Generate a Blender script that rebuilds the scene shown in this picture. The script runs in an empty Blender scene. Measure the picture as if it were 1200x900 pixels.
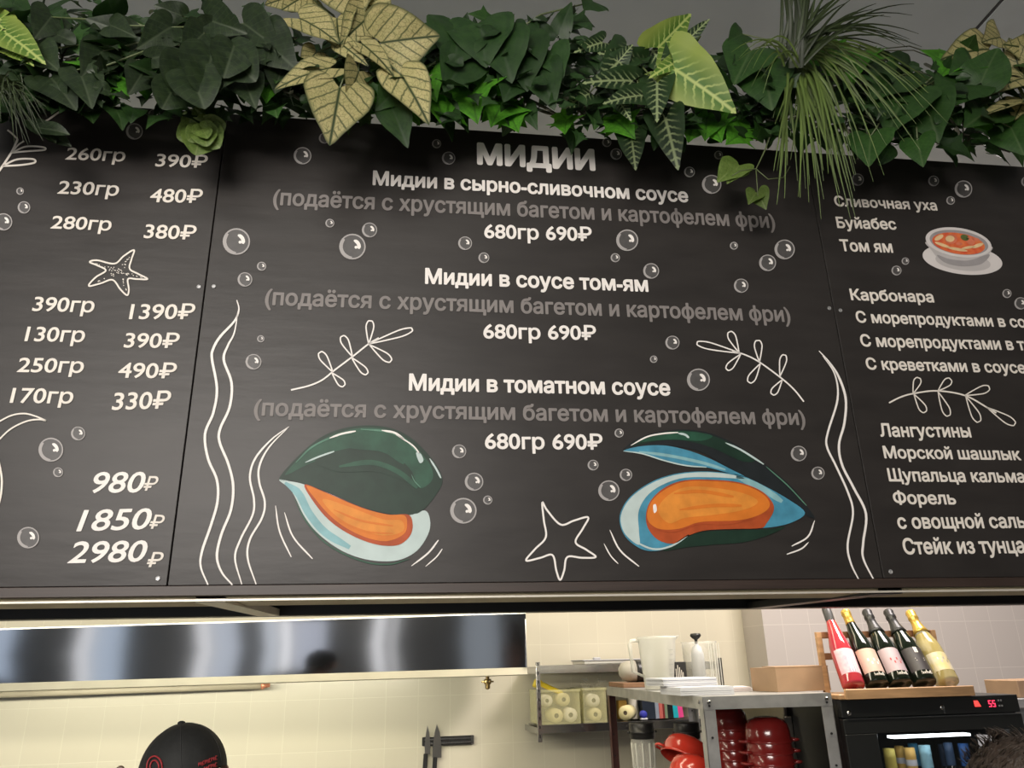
import bpy, math, random
from mathutils import Vector, Matrix
from mathutils.geometry import delaunay_2d_cdt
V = Vector
PI = math.pi
rnd = random.Random(7)
scene = bpy.context.scene
COL = scene.collection

# ------------------------------------------------------------------ camera
CAM = V((0.0, -1.7, 1.7))
F = 900.0                                     # focal length in pixels of the 1200 px wide frame
cx_ = V((.991, .0235, .1306)).normalized()    # world x, seen in camera axes (right, down, forward)
cz_ = V((-.0229, -.939, .343))
cz_ = (cz_ - cx_ * cz_.dot(cx_)).normalized()
cy_ = cz_.cross(cx_)
cam_d = bpy.data.cameras.new('camera')
cam_d.sensor_width = 36.0
cam_d.lens = 27.0
cam_d.clip_start = .02
cam = bpy.data.objects.new('camera', cam_d)
COL.objects.link(cam)
right = V((cx_.x, cy_.x, cz_.x)); down = V((cx_.y, cy_.y, cz_.y)); fwd = V((cx_.z, cy_.z, cz_.z))
M = Matrix((right, -down, -fwd)).transposed().to_4x4()
M.translation = CAM
cam.matrix_world = M
scene.camera = cam

# ------------------------------------------------------------------ exposure, world, lights
vs = scene.view_settings
vs.view_transform = 'Standard'; vs.look = 'None'; vs.gamma = 1.0; vs.use_curve_mapping = False
vs.exposure = 0.0
W = bpy.data.worlds.new('world'); scene.world = W
W.use_nodes = True
W.node_tree.nodes['Background'].inputs[0].default_value = (.75, .82, .9, 1)
W.node_tree.nodes['Background'].inputs[1].default_value = .25
scene.cycles.max_bounces = 6
scene.cycles.caustics_reflective = False
scene.cycles.caustics_refractive = False


def area(name, loc, size, power, col, rot):
    d = bpy.data.lights.new(name, 'AREA'); d.shape = 'RECTANGLE'
    d.size, d.size_y = size; d.energy = power; d.color = col
    o = bpy.data.objects.new(name, d); COL.objects.link(o)
    o.location = loc; o.rotation_euler = rot
    return o


area('kitchen_lamp', (.9, 1.55, 3.55), (3.6, .35), 40, (1, .86, .60), (math.radians(12), 0, 0))
area('kitchen_lamp', (-1.6, 1.6, 3.55), (1.6, .35), 30, (1, .93, .72), (math.radians(12), 0, 0))
area('hood_lamp', (-1.0, 2.12, 1.70), (2.4, .07), 24, (1, .95, .76), (math.radians(62), 0, 0))
area('kitchen_fill', (-.4, .86, 2.0), (4.6, .10), 25, (1, .91, .70), (math.radians(58), 0, 0))  # added fill light, hidden behind the rear beam, softens shade on the back wall
area('bar_lamp', (2.4, .95, 3.6), (.9, .7), 92, (1, .90, .86), (math.radians(20), 0, 0))
area('dining_lamp', (-.5, -1.6, 3.74), (1.8, .25), 9, (1, .92, .82), (math.radians(8), 0, 0))
area('dining_lamp', (-1.2, -3.3, 3.74), (2.6, .6), 28, (1, .93, .85), (math.radians(14), 0, 0))
area('board_fill', (-1.3, -4.3, 2.85), (2.8, .5), 124, (1, .93, .86), (math.radians(84), 0, 0))  # added frontal fill that lifts the upper boards, no known fixture
area('dining_lamp', (-1.8, -5.0, 3.6), (3.0, .7), 105, (1, .93, .86), (math.radians(38), 0, 0))
for x, wd, e, c in ((-5.75, .17, 10, (1, 1, 1)), (-5.45, .36, 13, (.66, .80, 1)), (-4.35, .17, 10, (1, 1, 1)), (-4.05, .36, 13, (.68, .82, 1)),
                    (-2.88, .17, 10, (1, 1, 1)), (-2.58, .34, 12, (.80, .88, 1)), (-1.95, .2, 8, (.85, .92, 1)), (-1.72, .14, 10, (1, 1, 1)), (-1.35, .5, 15, (.80, .86, 1)),
                    (-.31, .17, 10, (1, 1, 1)), (-.08, .07, 4, (1, 1, 1)), (1.15, .5, 7, (.8, .9, 1))):     # daylight through the front windows
    area('window_light', (x, -6.22, 1.6), (wd, 2.7), e * .33, c, (math.radians(90), 0, 0))


# ------------------------------------------------------------------ pixel rays
def ray(px, py):
    c = V(((px - 600) / F, (py - 450) / F, 1))
    return V((c.dot(cx_), c.dot(cy_), c.dot(cz_)))


def P(px, py, D):
    d = ray(px, py)
    return CAM + d * (D / d.y)


def PZ(px, py, z):
    d = ray(px, py)
    return CAM + d * ((z - CAM.z) / d.z)


def B(px, py, k=0):
    """a point on the painted face of the boards; k counts paint layers"""
    return P(px, py, 1.7 - .0012 - .0004 * k)


# ------------------------------------------------------------------ materials
def mat(name, col, rough=.5, metal=0.0, spec=.5, noise=0.0, nscale=8.0, ncol=None, bump=0.0, stretch=(1, 1, 1),
        trans=0.0, emit=None, estr=0.0, alpha=1.0, coat=0.0, aniso=0.0):
    m = bpy.data.materials.new(name); m.use_nodes = True
    n = m.node_tree.nodes; l = m.node_tree.links
    b = n['Principled BSDF']
    b.inputs['Base Color'].default_value = (*col, 1)
    b.inputs['Roughness'].default_value = rough
    b.inputs['Metallic'].default_value = metal
    b.inputs['Specular IOR Level'].default_value = spec
    b.inputs['Transmission Weight'].default_value = trans
    b.inputs['Alpha'].default_value = alpha
    b.inputs['Coat Weight'].default_value = coat
    b.inputs['Anisotropic'].default_value = aniso
    if emit:
        b.inputs['Emission Color'].default_value = (*emit, 1)
        b.inputs['Emission Strength'].default_value = estr
    if noise or bump:
        tc = n.new('ShaderNodeTexCoord'); mp = n.new('ShaderNodeMapping'); tx = n.new('ShaderNodeTexNoise')
        mp.inputs['Scale'].default_value = stretch
        tx.inputs['Scale'].default_value = nscale; tx.inputs['Detail'].default_value = 5
        l.new(tc.outputs['Object'], mp.inputs[0]); l.new(mp.outputs[0], tx.inputs['Vector'])
        if noise:
            mx = n.new('ShaderNodeMix'); mx.data_type = 'RGBA'
            c2 = ncol or tuple(max(0, c * (1 - noise)) for c in col)
            rmp = n.new('ShaderNodeMapRange')
            rmp.inputs[1].default_value = .32; rmp.inputs[2].default_value = .68
            l.new(tx.outputs[0], rmp.inputs[0]); l.new(rmp.outputs[0], mx.inputs[0])
            mx.inputs[6].default_value = (*col, 1); mx.inputs[7].default_value = (*c2, 1)
            l.new(mx.outputs[2], b.inputs['Base Color'])
        if bump:
            bp = n.new('ShaderNodeBump'); bp.inputs['Strength'].default_value = bump
            bp.inputs['Distance'].default_value = .01
            l.new(tx.outputs[0], bp.inputs['Height']); l.new(bp.outputs[0], b.inputs['Normal'])
    return m


def mat_plastic(name, col, alpha=.55, rough=.35):
    """milky or clear thin plastic"""
    m = bpy.data.materials.new(name); m.use_nodes = True
    n = m.node_tree.nodes; l = m.node_tree.links
    b = n['Principled BSDF']; out = n['Material Output']
    b.inputs['Base Color'].default_value = (*col, 1); b.inputs['Roughness'].default_value = rough
    t = n.new('ShaderNodeBsdfTransparent'); mx = n.new('ShaderNodeMixShader')
    fr = n.new('ShaderNodeLayerWeight'); fr.inputs[0].default_value = .35
    mr = n.new('ShaderNodeMapRange'); mr.inputs[3].default_value = alpha; mr.inputs[4].default_value = min(1, alpha + .35)
    l.new(fr.outputs['Facing'], mr.inputs[0]); l.new(mr.outputs[0], mx.inputs[0])
    l.new(t.outputs[0], mx.inputs[1]); l.new(b.outputs[0], mx.inputs[2]); l.new(mx.outputs[0], out.inputs[0])
    return m


def mat_tiles(name, col, grout, w, h, org):
    m = bpy.data.materials.new(name); m.use_nodes = True
    n = m.node_tree.nodes; l = m.node_tree.links
    b = n['Principled BSDF']; b.inputs['Roughness'].default_value = .28
    tc = n.new('ShaderNodeTexCoord'); sp = n.new('ShaderNodeSeparateXYZ'); cb = n.new('ShaderNodeCombineXYZ')
    ax = n.new('ShaderNodeMath'); ax.operation = 'SUBTRACT'; ax.inputs[1].default_value = org[0] - 100 * w
    az = n.new('ShaderNodeMath'); az.operation = 'SUBTRACT'; az.inputs[1].default_value = org[1] - 100 * h
    br = n.new('ShaderNodeTexBrick'); br.offset = 0; br.squash = 1
    br.inputs['Scale'].default_value = 1; br.inputs['Mortar Size'].default_value = .0022
    br.inputs['Mortar Smooth'].default_value = .3
    br.inputs['Brick Width'].default_value = w; br.inputs['Row Height'].default_value = h
    br.inputs['Color1'].default_value = (*col, 1); br.inputs['Color2'].default_value = (*[c * .97 for c in col], 1)
    br.inputs['Mortar'].default_value = (*grout, 1)
    l.new(tc.outputs['Object'], sp.inputs[0]); l.new(sp.outputs['X'], ax.inputs[0]); l.new(sp.outputs['Z'], az.inputs[0])
    l.new(ax.outputs[0], cb.inputs[0]); l.new(az.outputs[0], cb.inputs[1]); l.new(cb.outputs[0], br.inputs[0])
    l.new(br.outputs['Color'], b.inputs['Base Color'])
    bp = n.new('ShaderNodeBump'); bp.inputs['Strength'].default_value = .25; bp.inputs['Distance'].default_value = .002
    bp.invert = True
    l.new(br.outputs['Fac'], bp.inputs['Height']); l.new(bp.outputs[0], b.inputs['Normal'])
    return m


def mat_leaf(name, base, base2, vein, mode, rough=.42, transl=.22):
    """leaf shader driven by the leaf's own coordinates luv = (along, across, towards the edge)"""
    m = bpy.data.materials.new(name); m.use_nodes = True
    n = m.node_tree.nodes; l = m.node_tree.links
    b = n['Principled BSDF']; b.inputs['Roughness'].default_value = rough + .08; b.inputs['Specular IOR Level'].default_value = .38
    out = n['Material Output']
    at = n.new('ShaderNodeAttribute'); at.attribute_name = 'luv'
    rn = n.new('ShaderNodeAttribute'); rn.attribute_name = 'rnd'
    sp = n.new('ShaderNodeSeparateXYZ'); l.new(at.outputs['Vector'], sp.inputs[0])

    def mth(op, a, bb=None, c=None):
        q = n.new('ShaderNodeMath'); q.operation = op
        for i, x in enumerate((a, bb, c)):
            if x is None: continue
            if isinstance(x, (int, float)): q.inputs[i].default_value = x
            else: l.new(x, q.inputs[i])
        return q.outputs[0]

    def ramp(x, a, bb, lo=1.0, hi=0.0):
        q = n.new('ShaderNodeMapRange'); l.new(x, q.inputs[0])
        for i, vv in enumerate((a, bb, lo, hi)): q.inputs[i + 1].default_value = vv
        return q.outputs[0]

    def mix(f, a, bb):
        q = n.new('ShaderNodeMix'); q.data_type = 'RGBA'
        if isinstance(f, (int, float)): q.inputs[0].default_value = f
        else: l.new(f, q.inputs[0])
        for i, x in ((6, a), (7, bb)):
            if isinstance(x, tuple): q.inputs[i].default_value = (*x, 1)
            else: l.new(x, q.inputs[i])
        return q.outputs[2]
    av = mth('ABSOLUTE', sp.outputs['Y'])
    nz = n.new('ShaderNodeTexNoise'); nz.inputs['Scale'].default_value = 5; nz.inputs['Detail'].default_value = 4
    l.new(at.outputs['Vector'], nz.inputs['Vector'])
    mid = ramp(av, .008, .03)
    wob = mth('MULTIPLY', mth('SUBTRACT', nz.outputs[0], .5), .09 if mode == 'cal' else .10)
    tt = mth('FRACT', mth('MULTIPLY', mth('ADD', wob, mth('SUBTRACT', sp.outputs['X'], mth('MULTIPLY', av, .9 if mode != 'cal' else 1.25))), 6.5 if mode != 'cal' else 4.0))
    wid = {'plain': .07, 'cal': .115, 'syn': .16, 'syndark': .2}[mode]
    side = mth('MAXIMUM', ramp(tt, wid * .4, wid), ramp(tt, 1 - wid, 1 - wid * .4, 0.0, 1.0))
    if mode == 'cal':
        vo = n.new('ShaderNodeTexVoronoi'); vo.feature = 'DISTANCE_TO_EDGE'; vo.inputs['Scale'].default_value = 11
        l.new(at.outputs['Vector'], vo.inputs['Vector'])
        net = mth('MULTIPLY', ramp(vo.outputs['Distance'], .01, .06), .6)
        edge = ramp(sp.outputs['Z'], .9, .99, 0.0, .85)
        f = mth('MAXIMUM', mth('MAXIMUM', mid, mth('MULTIPLY', side, .8)), mth('MAXIMUM', net, edge))
        colr = mix(f, mix(ramp(nz.outputs[0], .3, .7), base, base2), vein)
    elif mode in ('syn', 'syndark'):
        f = mth('MULTIPLY', side, ramp(av, .02, .26 if mode == 'syn' else .2))
        f = mth('MAXIMUM', mid, f)
        body = mix(ramp(av, .03, .3), base, base2)
        colr = mix(f, body, vein)
    else:
        f = mth('MULTIPLY', mth('MAXIMUM', mid, mth('MULTIPLY', side, .5)), .6)
        body = mix(ramp(nz.outputs[0], .35, .65), base, base2)
        colr = mix(f, body, vein)
    hs = n.new('ShaderNodeHueSaturation'); l.new(colr, hs.inputs['Color'])
    l.new(ramp(rn.outputs['Fac'], 0, 1, .6, 1.35), hs.inputs['Value'])
    l.new(hs.outputs[0], b.inputs['Base Color'])
    tr = n.new('ShaderNodeBsdfTranslucent'); l.new(hs.outputs[0], tr.inputs[0])
    ms = n.new('ShaderNodeMixShader'); ms.inputs[0].default_value = transl
    l.new(b.outputs[0], ms.inputs[1]); l.new(tr.outputs[0], ms.inputs[2]); l.new(ms.outputs[0], out.inputs[0])
    return m


M_board = mat('painted_plywood', (.030, .0265, .0245), .40, spec=.3, noise=.28, nscale=5, bump=.12, stretch=(1, 1, 4))
M_paint = mat('white_paint', (.80, .76, .72), .6)
M_cream = mat('cream_paint', (.74, .69, .62), .6)
M_greyp = mat('grey_paint', (.215, .195, .185), .6, noise=.12, nscale=40)
M_dim = mat('bubble_wash', (.075, .071, .069), .5, noise=.2, nscale=60)
M_ring = mat('bubble_ring', (.36, .34, .33), .6)
M_wood_rail = mat('brown_rail', (.042, .027, .021), .45, noise=.4, nscale=6, stretch=(1, 8, 20))
M_olive = mat('olive_plywood', (.52, .44, .27), .6, noise=.2, nscale=5)
M_black = mat('black_soffit', (.012, .012, .012), .5, noise=.2)
M_beam = mat('black_steel', (.015, .015, .016), .4, noise=.2)
M_strut = mat('cream_strut', (.85, .80, .64), .5, noise=.1)
M_strip = mat('pale_metal_edge', (.62, .58, .50), .35, .3)
M_steel = mat('stainless_steel', (.50, .50, .50), .22, 1.0, noise=.1, nscale=3, stretch=(1, 1, 30), bump=.02)
M_hood = mat('brushed_steel', (.36, .36, .37), .085, 1.0, bump=.006, nscale=3.2, stretch=(1.6, 1, .08))
M_zinc = mat('galvanised_steel', (.46, .46, .46), .42, .55, noise=.3, nscale=14)
M_brass = mat('brass', (.45, .33, .15), .3, 1.0, noise=.2)
M_copper = mat('copper', (.72, .30, .18), .35, .6, noise=.2)
M_blackp = mat('black_plastic', (.014, .014, .015), .38, noise=.2, nscale=20)
M_steelb = mat('knife_steel', (.30, .29, .28), .3, 1.0, noise=.2)
M_fridge = mat('black_enamel', (.016, .017, .017), .33, noise=.2, nscale=4)
M_pine = mat('pine_wood', (.52, .31, .16), .5, noise=.35, nscale=4, stretch=(2, 12, 18))
M_pined = mat('reddish_wood', (.30, .14, .07), .5, noise=.35, nscale=4, stretch=(2, 12, 18))
M_card = mat('cardboard', (.36, .235, .145), .75, noise=.15, nscale=12)
M_paper = mat('white_paper', (.56, .57, .62), .7, noise=.06, nscale=20)
M_red = mat('red_enamel', (.26, .018, .016), .22, noise=.25, nscale=9, coat=.4)
M_red_lit = mat('red_enamel_lit', (.50, .035, .02), .2, noise=.2, nscale=9, coat=.4)  # brighter red: the light on the tipped bowls is put into the colour
M_milky = mat_plastic('milky_plastic', (.80, .80, .74), .5)
M_clear = mat_plastic('clear_plastic', (.78, .78, .72), .16, .15)
M_yclear = mat_plastic('yellowish_plastic', (.78, .76, .46), .2, .25)
M_glassd = mat_plastic('dark_glass', (.02, .022, .022), .12, .05)
M_yellow = mat('yellow_plastic', (.86, .66, .02), .4, noise=.08)
M_roll = mat('cream_roll_paper', (.80, .72, .40), .7, noise=.1, nscale=30)
M_roll2 = mat('pale_roll_paper', (.84, .80, .66), .7, noise=.06, nscale=30)
M_hole = mat('roll_core', (.12, .09, .06), .8, noise=.1)
M_skin = mat('skin', (.62, .36, .27), .5, noise=.12, nscale=30)
M_hair = mat('dark_brown_hair', (.05, .034, .024), .55, noise=.5, nscale=30, stretch=(6, 6, 1), bump=.5)
M_cap = mat('charcoal_fabric', (.016, .017, .016), .75, noise=.3, nscale=60, bump=.15)
M_capred = mat('red_thread', (.42, .04, .045), .6, noise=.2, nscale=90)
M_shirt = mat('black_cotton', (.02, .02, .022), .85, noise=.2, nscale=20)
M_shirt2 = mat('grey_cotton', (.12, .12, .13), .85, noise=.2, nscale=20)
M_jean = mat('dark_trousers', (.02, .022, .03), .85, noise=.2, nscale=20)
M_eye = mat('eye_white', (.8, .8, .78), .2, noise=.03)


def flat(name, c, r=.5, n=.1):
    return mat(name, c, r, spec=.25, noise=n, nscale=25)


# ------------------------------------------------------------------ mesh builder
class MB:
    def __init__(self):
        self.v = []; self.f = []; self.mi = []; self.sm = []

    def add(self, vs_, fs, mi=0, smooth=False):
        o = len(self.v); self.v += [V(x) for x in vs_]
        for f in fs:
            self.f.append([o + i for i in f]); self.mi.append(mi); self.sm.append(smooth)

    def box(self, a, b, mi=0, m=None, bev=0.0):
        a = V(a); b = V(b)
        lo = V([min(a[i], b[i]) for i in range(3)]); hi = V([max(a[i], b[i]) for i in range(3)])
        if bev:
            bev = min(bev, *(.49 * (hi[i] - lo[i]) for i in range(3)))
            vs_ = []; idx = {}
            for sx in (0, 1):
                for sy in (0, 1):
                    for sz in (0, 1):
                        c = V((hi.x if sx else lo.x, hi.y if sy else lo.y, hi.z if sz else lo.z))
                        s = V((-1 if sx else 1, -1 if sy else 1, -1 if sz else 1)) * bev
                        for ax in range(3):
                            p = c.copy()
                            for q in range(3):
                                if q != ax: p[q] += s[q]
                            idx[(sx, sy, sz, ax)] = len(vs_); vs_.append(p)
            fs = []
            for ax in range(3):
                o1, o2 = [q for q in range(3) if q != ax]
                for s in (0, 1):
                    f = []
                    for (p, q) in ((0, 0), (1, 0), (1, 1), (0, 1)):
                        k = [0, 0, 0]; k[ax] = s; k[o1] = p; k[o2] = q
                        f.append(idx[(*k, ax)])
                    fs.append(f)
            for ax in range(3):
                o1, o2 = [q for q in range(3) if q != ax]
                for p in (0, 1):
                    for q in (0, 1):
                        k0 = [0, 0, 0]; k0[o1] = p; k0[o2] = q; k1 = list(k0); k1[ax] = 1
                        fs.append([idx[(*k0, o1)], idx[(*k1, o1)], idx[(*k1, o2)], idx[(*k0, o2)]])
            for sx in (0, 1):
                for sy in (0, 1):
                    for sz in (0, 1):
                        fs.append([idx[(sx, sy, sz, i)] for i in range(3)])
        else:
            vs_ = [V((hi.x if i & 1 else lo.x, hi.y if i & 2 else lo.y, hi.z if i & 4 else lo.z)) for i in range(8)]
            fs = [(0, 2, 3, 1), (4, 5, 7, 6), (0, 1, 5, 4), (2, 6, 7, 3), (0, 4, 6, 2), (1, 3, 7, 5)]
        if m is not None: vs_ = [m @ p for p in vs_]
        self.add(vs_, fs, mi)
        return self

    def prism(self, pts, off, mi=0):
        """polygon extruded by the vector off"""
        n = len(pts); off = V(off)
        self.add([V(p) for p in pts] + [V(p) + off for p in pts],
                 [list(range(n))[::-1], list(range(n, 2 * n))] + [[i, (i + 1) % n, n + (i + 1) % n, n + i] for i in range(n)], mi)
        return self

    def lathe(self, prof, m=None, seg=28, mi=0, smooth=True, caps=True):
        vs_ = []
        for r, z in prof:
            for k in range(seg):
                a = 2 * PI * k / seg
                p = V((r * math.cos(a), r * math.sin(a), z))
                vs_.append(m @ p if m is not None else p)
        fs = []
        for j in range(len(prof) - 1):
            for k in range(seg):
                k2 = (k + 1) % seg
                fs.append([j * seg + k, j * seg + k2, (j + 1) * seg + k2, (j + 1) * seg + k])
        self.add(vs_, fs, mi, smooth)
        if caps:
            o = len(self.v) - len(vs_)
            for f, r in ((list(range(seg))[::-1], prof[0][0]), ([(len(prof) - 1) * seg + k for k in range(seg)], prof[-1][0])):
                if r > 1e-4:
                    self.f.append([o + i for i in f]); self.mi.append(mi); self.sm.append(False)
        return self

    def tube(self, pts, rad, seg=8, mi=0):
        pts = [V(p) for p in pts]
        rads = rad if isinstance(rad, (list, tuple)) else [rad] * len(pts)
        vs_ = []; up = None
        for i, p in enumerate(pts):
            t = (pts[min(i + 1, len(pts) - 1)] - pts[max(i - 1, 0)]).normalized()
            if up is None: up = t.orthogonal().normalized()
            up = (up - t * up.dot(t)).normalized(); s = t.cross(up)
            for k in range(seg):
                a = 2 * PI * k / seg
                vs_.append(p + (up * math.cos(a) + s * math.sin(a)) * rads[i])
        fs = [[j * seg + k, j * seg + (k + 1) % seg, (j + 1) * seg + (k + 1) % seg, (j + 1) * seg + k]
              for j in range(len(pts) - 1) for k in range(seg)]
        fs += [list(range(seg))[::-1], [(len(pts) - 1) * seg + k for k in range(seg)]]
        self.add(vs_, fs, mi, True)
        return self

    def ball(self, c, r, mi=0, seg=16, rings=10, scale=(1, 1, 1), m=None):
        prof = [(max(1e-5, r * math.sin(PI * i / rings)), -r * math.cos(PI * i / rings)) for i in range(rings + 1)]
        mm = Matrix.Translation(V(c)) @ (m.to_4x4() if m is not None else Matrix.Identity(4)) @ Matrix.Diagonal((*scale, 1))
        self.lathe(prof, mm, seg, mi, True, False)
        return self

    def build(self, name, mats, root=None, attrs=None):
        off = V(root['_o']) if root is not None and '_o' in root else V((0, 0, 0))
        me = bpy.data.meshes.new(name)
        me.from_pydata([tuple(p - off) for p in self.v], [], self.f)
        if not isinstance(mats, (list, tuple)): mats = [mats]
        for mm in mats: me.materials.append(mm)
        me.polygons.foreach_set('material_index', self.mi)
        me.polygons.foreach_set('use_smooth', self.sm)
        if attrs:
            a = me.attributes.new('luv', 'FLOAT_VECTOR', 'POINT')
            a.data.foreach_set('vector', [c for p in attrs[0] for c in p])
            a = me.attributes.new('rnd', 'FLOAT', 'POINT'); a.data.foreach_set('value', attrs[1])
        me.update()
        o = bpy.data.objects.new(name, me); COL.objects.link(o)
        if root is not None:
            o.parent = root
            o['_o'] = tuple(off)
        return o


def thing(name, label, cat, loc, group=None):
    o = bpy.data.objects.new(name, None); COL.objects.link(o)
    o.empty_display_size = .05
    o.location = loc; o['_o'] = tuple(loc)
    o['label'] = label; o['category'] = cat
    if group: o['group'] = group
    return o


def tag(o, label, cat, group=None):
    o['label'] = label; o['category'] = cat
    if group: o['group'] = group
    return o


def struct(o):
    o['kind'] = 'structure'
    return o


# ------------------------------------------------------------------ the room
DW = 4.7
ANG = math.radians(5)
wall_o = P(600, 812, DW)
tile_h = (P(600, 754, DW).z - P(600, 868, DW).z) / 2
tile_w = (P(636, 812, DW) - P(600, 812, DW)).x
RL, RR, YR, ZC = -6.0, 5.6, -6.4, 3.8
M_tile = mat_tiles('cream_tiles', (.66, .62, .50), (.71, .675, .55), tile_w, tile_h, (0, 0))
M_tile2 = mat_tiles('lilac_grey_tiles', (.53, .49, .47), (.62, .58, .55), .17, .27, (.02, P(1000, 730, 4.5).z))
M_ceil = mat('grey_ceiling', (.50, .55, .58), .8, noise=.1, nscale=3)
M_wall = mat('grey_plaster', (.25, .26, .27), .8, noise=.1, nscale=3)
M_floor = mat('grey_floor', (.34, .32, .29), .5, noise=.2, nscale=2)

w = MB(); w.box((-7, 0, -wall_o.z), (7, .1, ZC + .05 - wall_o.z))
wb = struct(w.build('wall_back', M_tile)); wb.location = wall_o; wb.rotation_euler = (0, 0, ANG)
xs = P(898, 760, 4.54).x
w = MB(); w.box((xs, 4.54 - 1.7, 0), (RR + .3, 4.0, ZC)); struct(w.build('wall_chase', M_tile2))
w = MB(); w.box((RL - .1, YR - .1, -.1), (RR + .4, 4.6, 0)); struct(w.build('floor', M_floor))
w = MB(); w.box((RL - .1, YR - .1, ZC), (RR + .4, 4.6, ZC + .1)); struct(w.build('ceiling', M_ceil))
w = MB(); w.box((RL - .1, YR, 0), (RL, 4.4, ZC)); struct(w.build('wall_left', M_wall))
w = MB(); w.box((RR + .3, YR, 0), (RR + .4, 4.4, ZC)); struct(w.build('wall_right', M_wall))
w = MB(); w.box((RL, YR, 0), (RR + .3, YR + .08, ZC)); struct(w.build('wall_front', M_wall))
# joint and drop in the ceiling slabs
a = PZ(1172, 2, ZC); b = PZ(1095, 82, ZC)
w = MB(); w.box((a.x - .005, -1.0, ZC - .004), (a.x + .005, 2.6, ZC + .01)); struct(w.build('trim_1', M_black))
w = MB(); w.box((a.x + .005, -1.0, ZC - .006), (RR, 2.6, ZC + .01)); struct(w.build('trim_2', mat('ceiling_panel', (.56, .61, .64), .8, noise=.1)))

# ------------------------------------------------------------------ menu boards
zb = B(600, 682).z
zt = B(600, 155).z
xd1 = (B(262, 165).x + B(195, 690).x) / 2
xd2 = (B(966, 300).x + B(1036, 680).x) / 2
PW = xd2 - xd1


def catmull(pts, n=6, closed=False):
    pts = [V((p[0], p[1], 0)) for p in pts]
    out = []
    L = len(pts)
    rng = range(L if closed else L - 1)
    for i in rng:
        p1, p2 = pts[i], pts[(i + 1) % L]
        p0 = pts[(i - 1) % L] if closed or i > 0 else p1 * 2 - p2
        p3 = pts[(i + 2) % L] if closed or i + 2 < L else p2 * 2 - p1
        for k in range(n):
            t = k / n
            out.append(.5 * ((2 * p1) + (p2 - p0) * t + (2 * p0 - 5 * p1 + 4 * p2 - p3) * t * t + (3 * p1 - p0 - 3 * p2 + p3) * t ** 3))
    if not closed: out.append(pts[-1])
    return [(p.x, p.y) for p in out]


def tr(pts, ox, oy, s):
    return [(ox + x / s, oy + y / s) for x, y in pts]


def stroke(mb, pts, width, k=1, mi=0, closed=False, smooth=True, taper=False):
    """a brush stroke; pts and width in photo pixels, laid onto the board"""
    if smooth: pts = catmull(pts, 6, closed)
    n = len(pts); vs_ = []
    for i, p in enumerate(pts):
        if closed: q0, q1 = pts[i - 1], pts[(i + 1) % n]
        else: q0, q1 = pts[max(0, i - 1)], pts[min(n - 1, i + 1)]
        dx, dy = q1[0] - q0[0], q1[1] - q0[1]
        L = math.hypot(dx, dy) or 1
        wv = width / 2
        if taper:
            t = i / (n - 1)
            wv *= .35 + .65 * min(1, 5 * t, 5 * (1 - t) + .3)
        vs_ += [B(p[0] - dy / L * wv, p[1] + dx / L * wv, k), B(p[0] + dy / L * wv, p[1] - dx / L * wv, k)]
    fs = [[2 * i, 2 * i + 1, 2 * i + 3, 2 * i + 2] for i in range(n - 1)]
    if closed: fs.append([2 * n - 2, 2 * n - 1, 1, 0])
    mb.add(vs_, fs, mi)


def blob(mb, pts, k=1, mi=0, smooth=True):
    if smooth: pts = catmull(pts, 5, True)
    mb.add([B(x, y, k) for x, y in pts], [list(range(len(pts)))], mi)


def sheen_board(name, x0, x1, label):
    r = thing(name, label, 'menu board', ((x0 + x1) / 2, 0, zb))
    m = MB(); m.box((x0 + .0012, 0, zb), (x1 - .0012, .018, zt), bev=.001)
    m.build('panel', M_board, r)
    return r


bd_l = sheen_board('menu_board', xd1 - PW, xd1, 'black menu board with gram weights, prices and a small speckled starfish')
bd_c = sheen_board('menu_board', xd1, xd2, 'wide black menu board headed by mussels with two painted green mussels')
bd_r = sheen_board('menu_board', xd2, xd2 + PW, 'black menu board listing dish names beside a painted bowl of soup')

for bd, pts in ((bd_l, [(233, 336), (185, 678)]), (bd_c, [(250.5, 335.5), (972, 361)]), (bd_r, [(985, 363.5), (1044, 670)])):
    for (x, y) in pts:
        p = B(x, y); m = MB()
        m.lathe([(.0052, 0), (.0052, .0012), (.003, .0022), (.003, .0012)], Matrix.Translation(p + V((0, .0012, 0))) @ Matrix.Rotation(PI / 2, 4, 'X'), 14)
        m.build('screw', M_zinc, bd)

# ---- lettering
_glyph = {}


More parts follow.
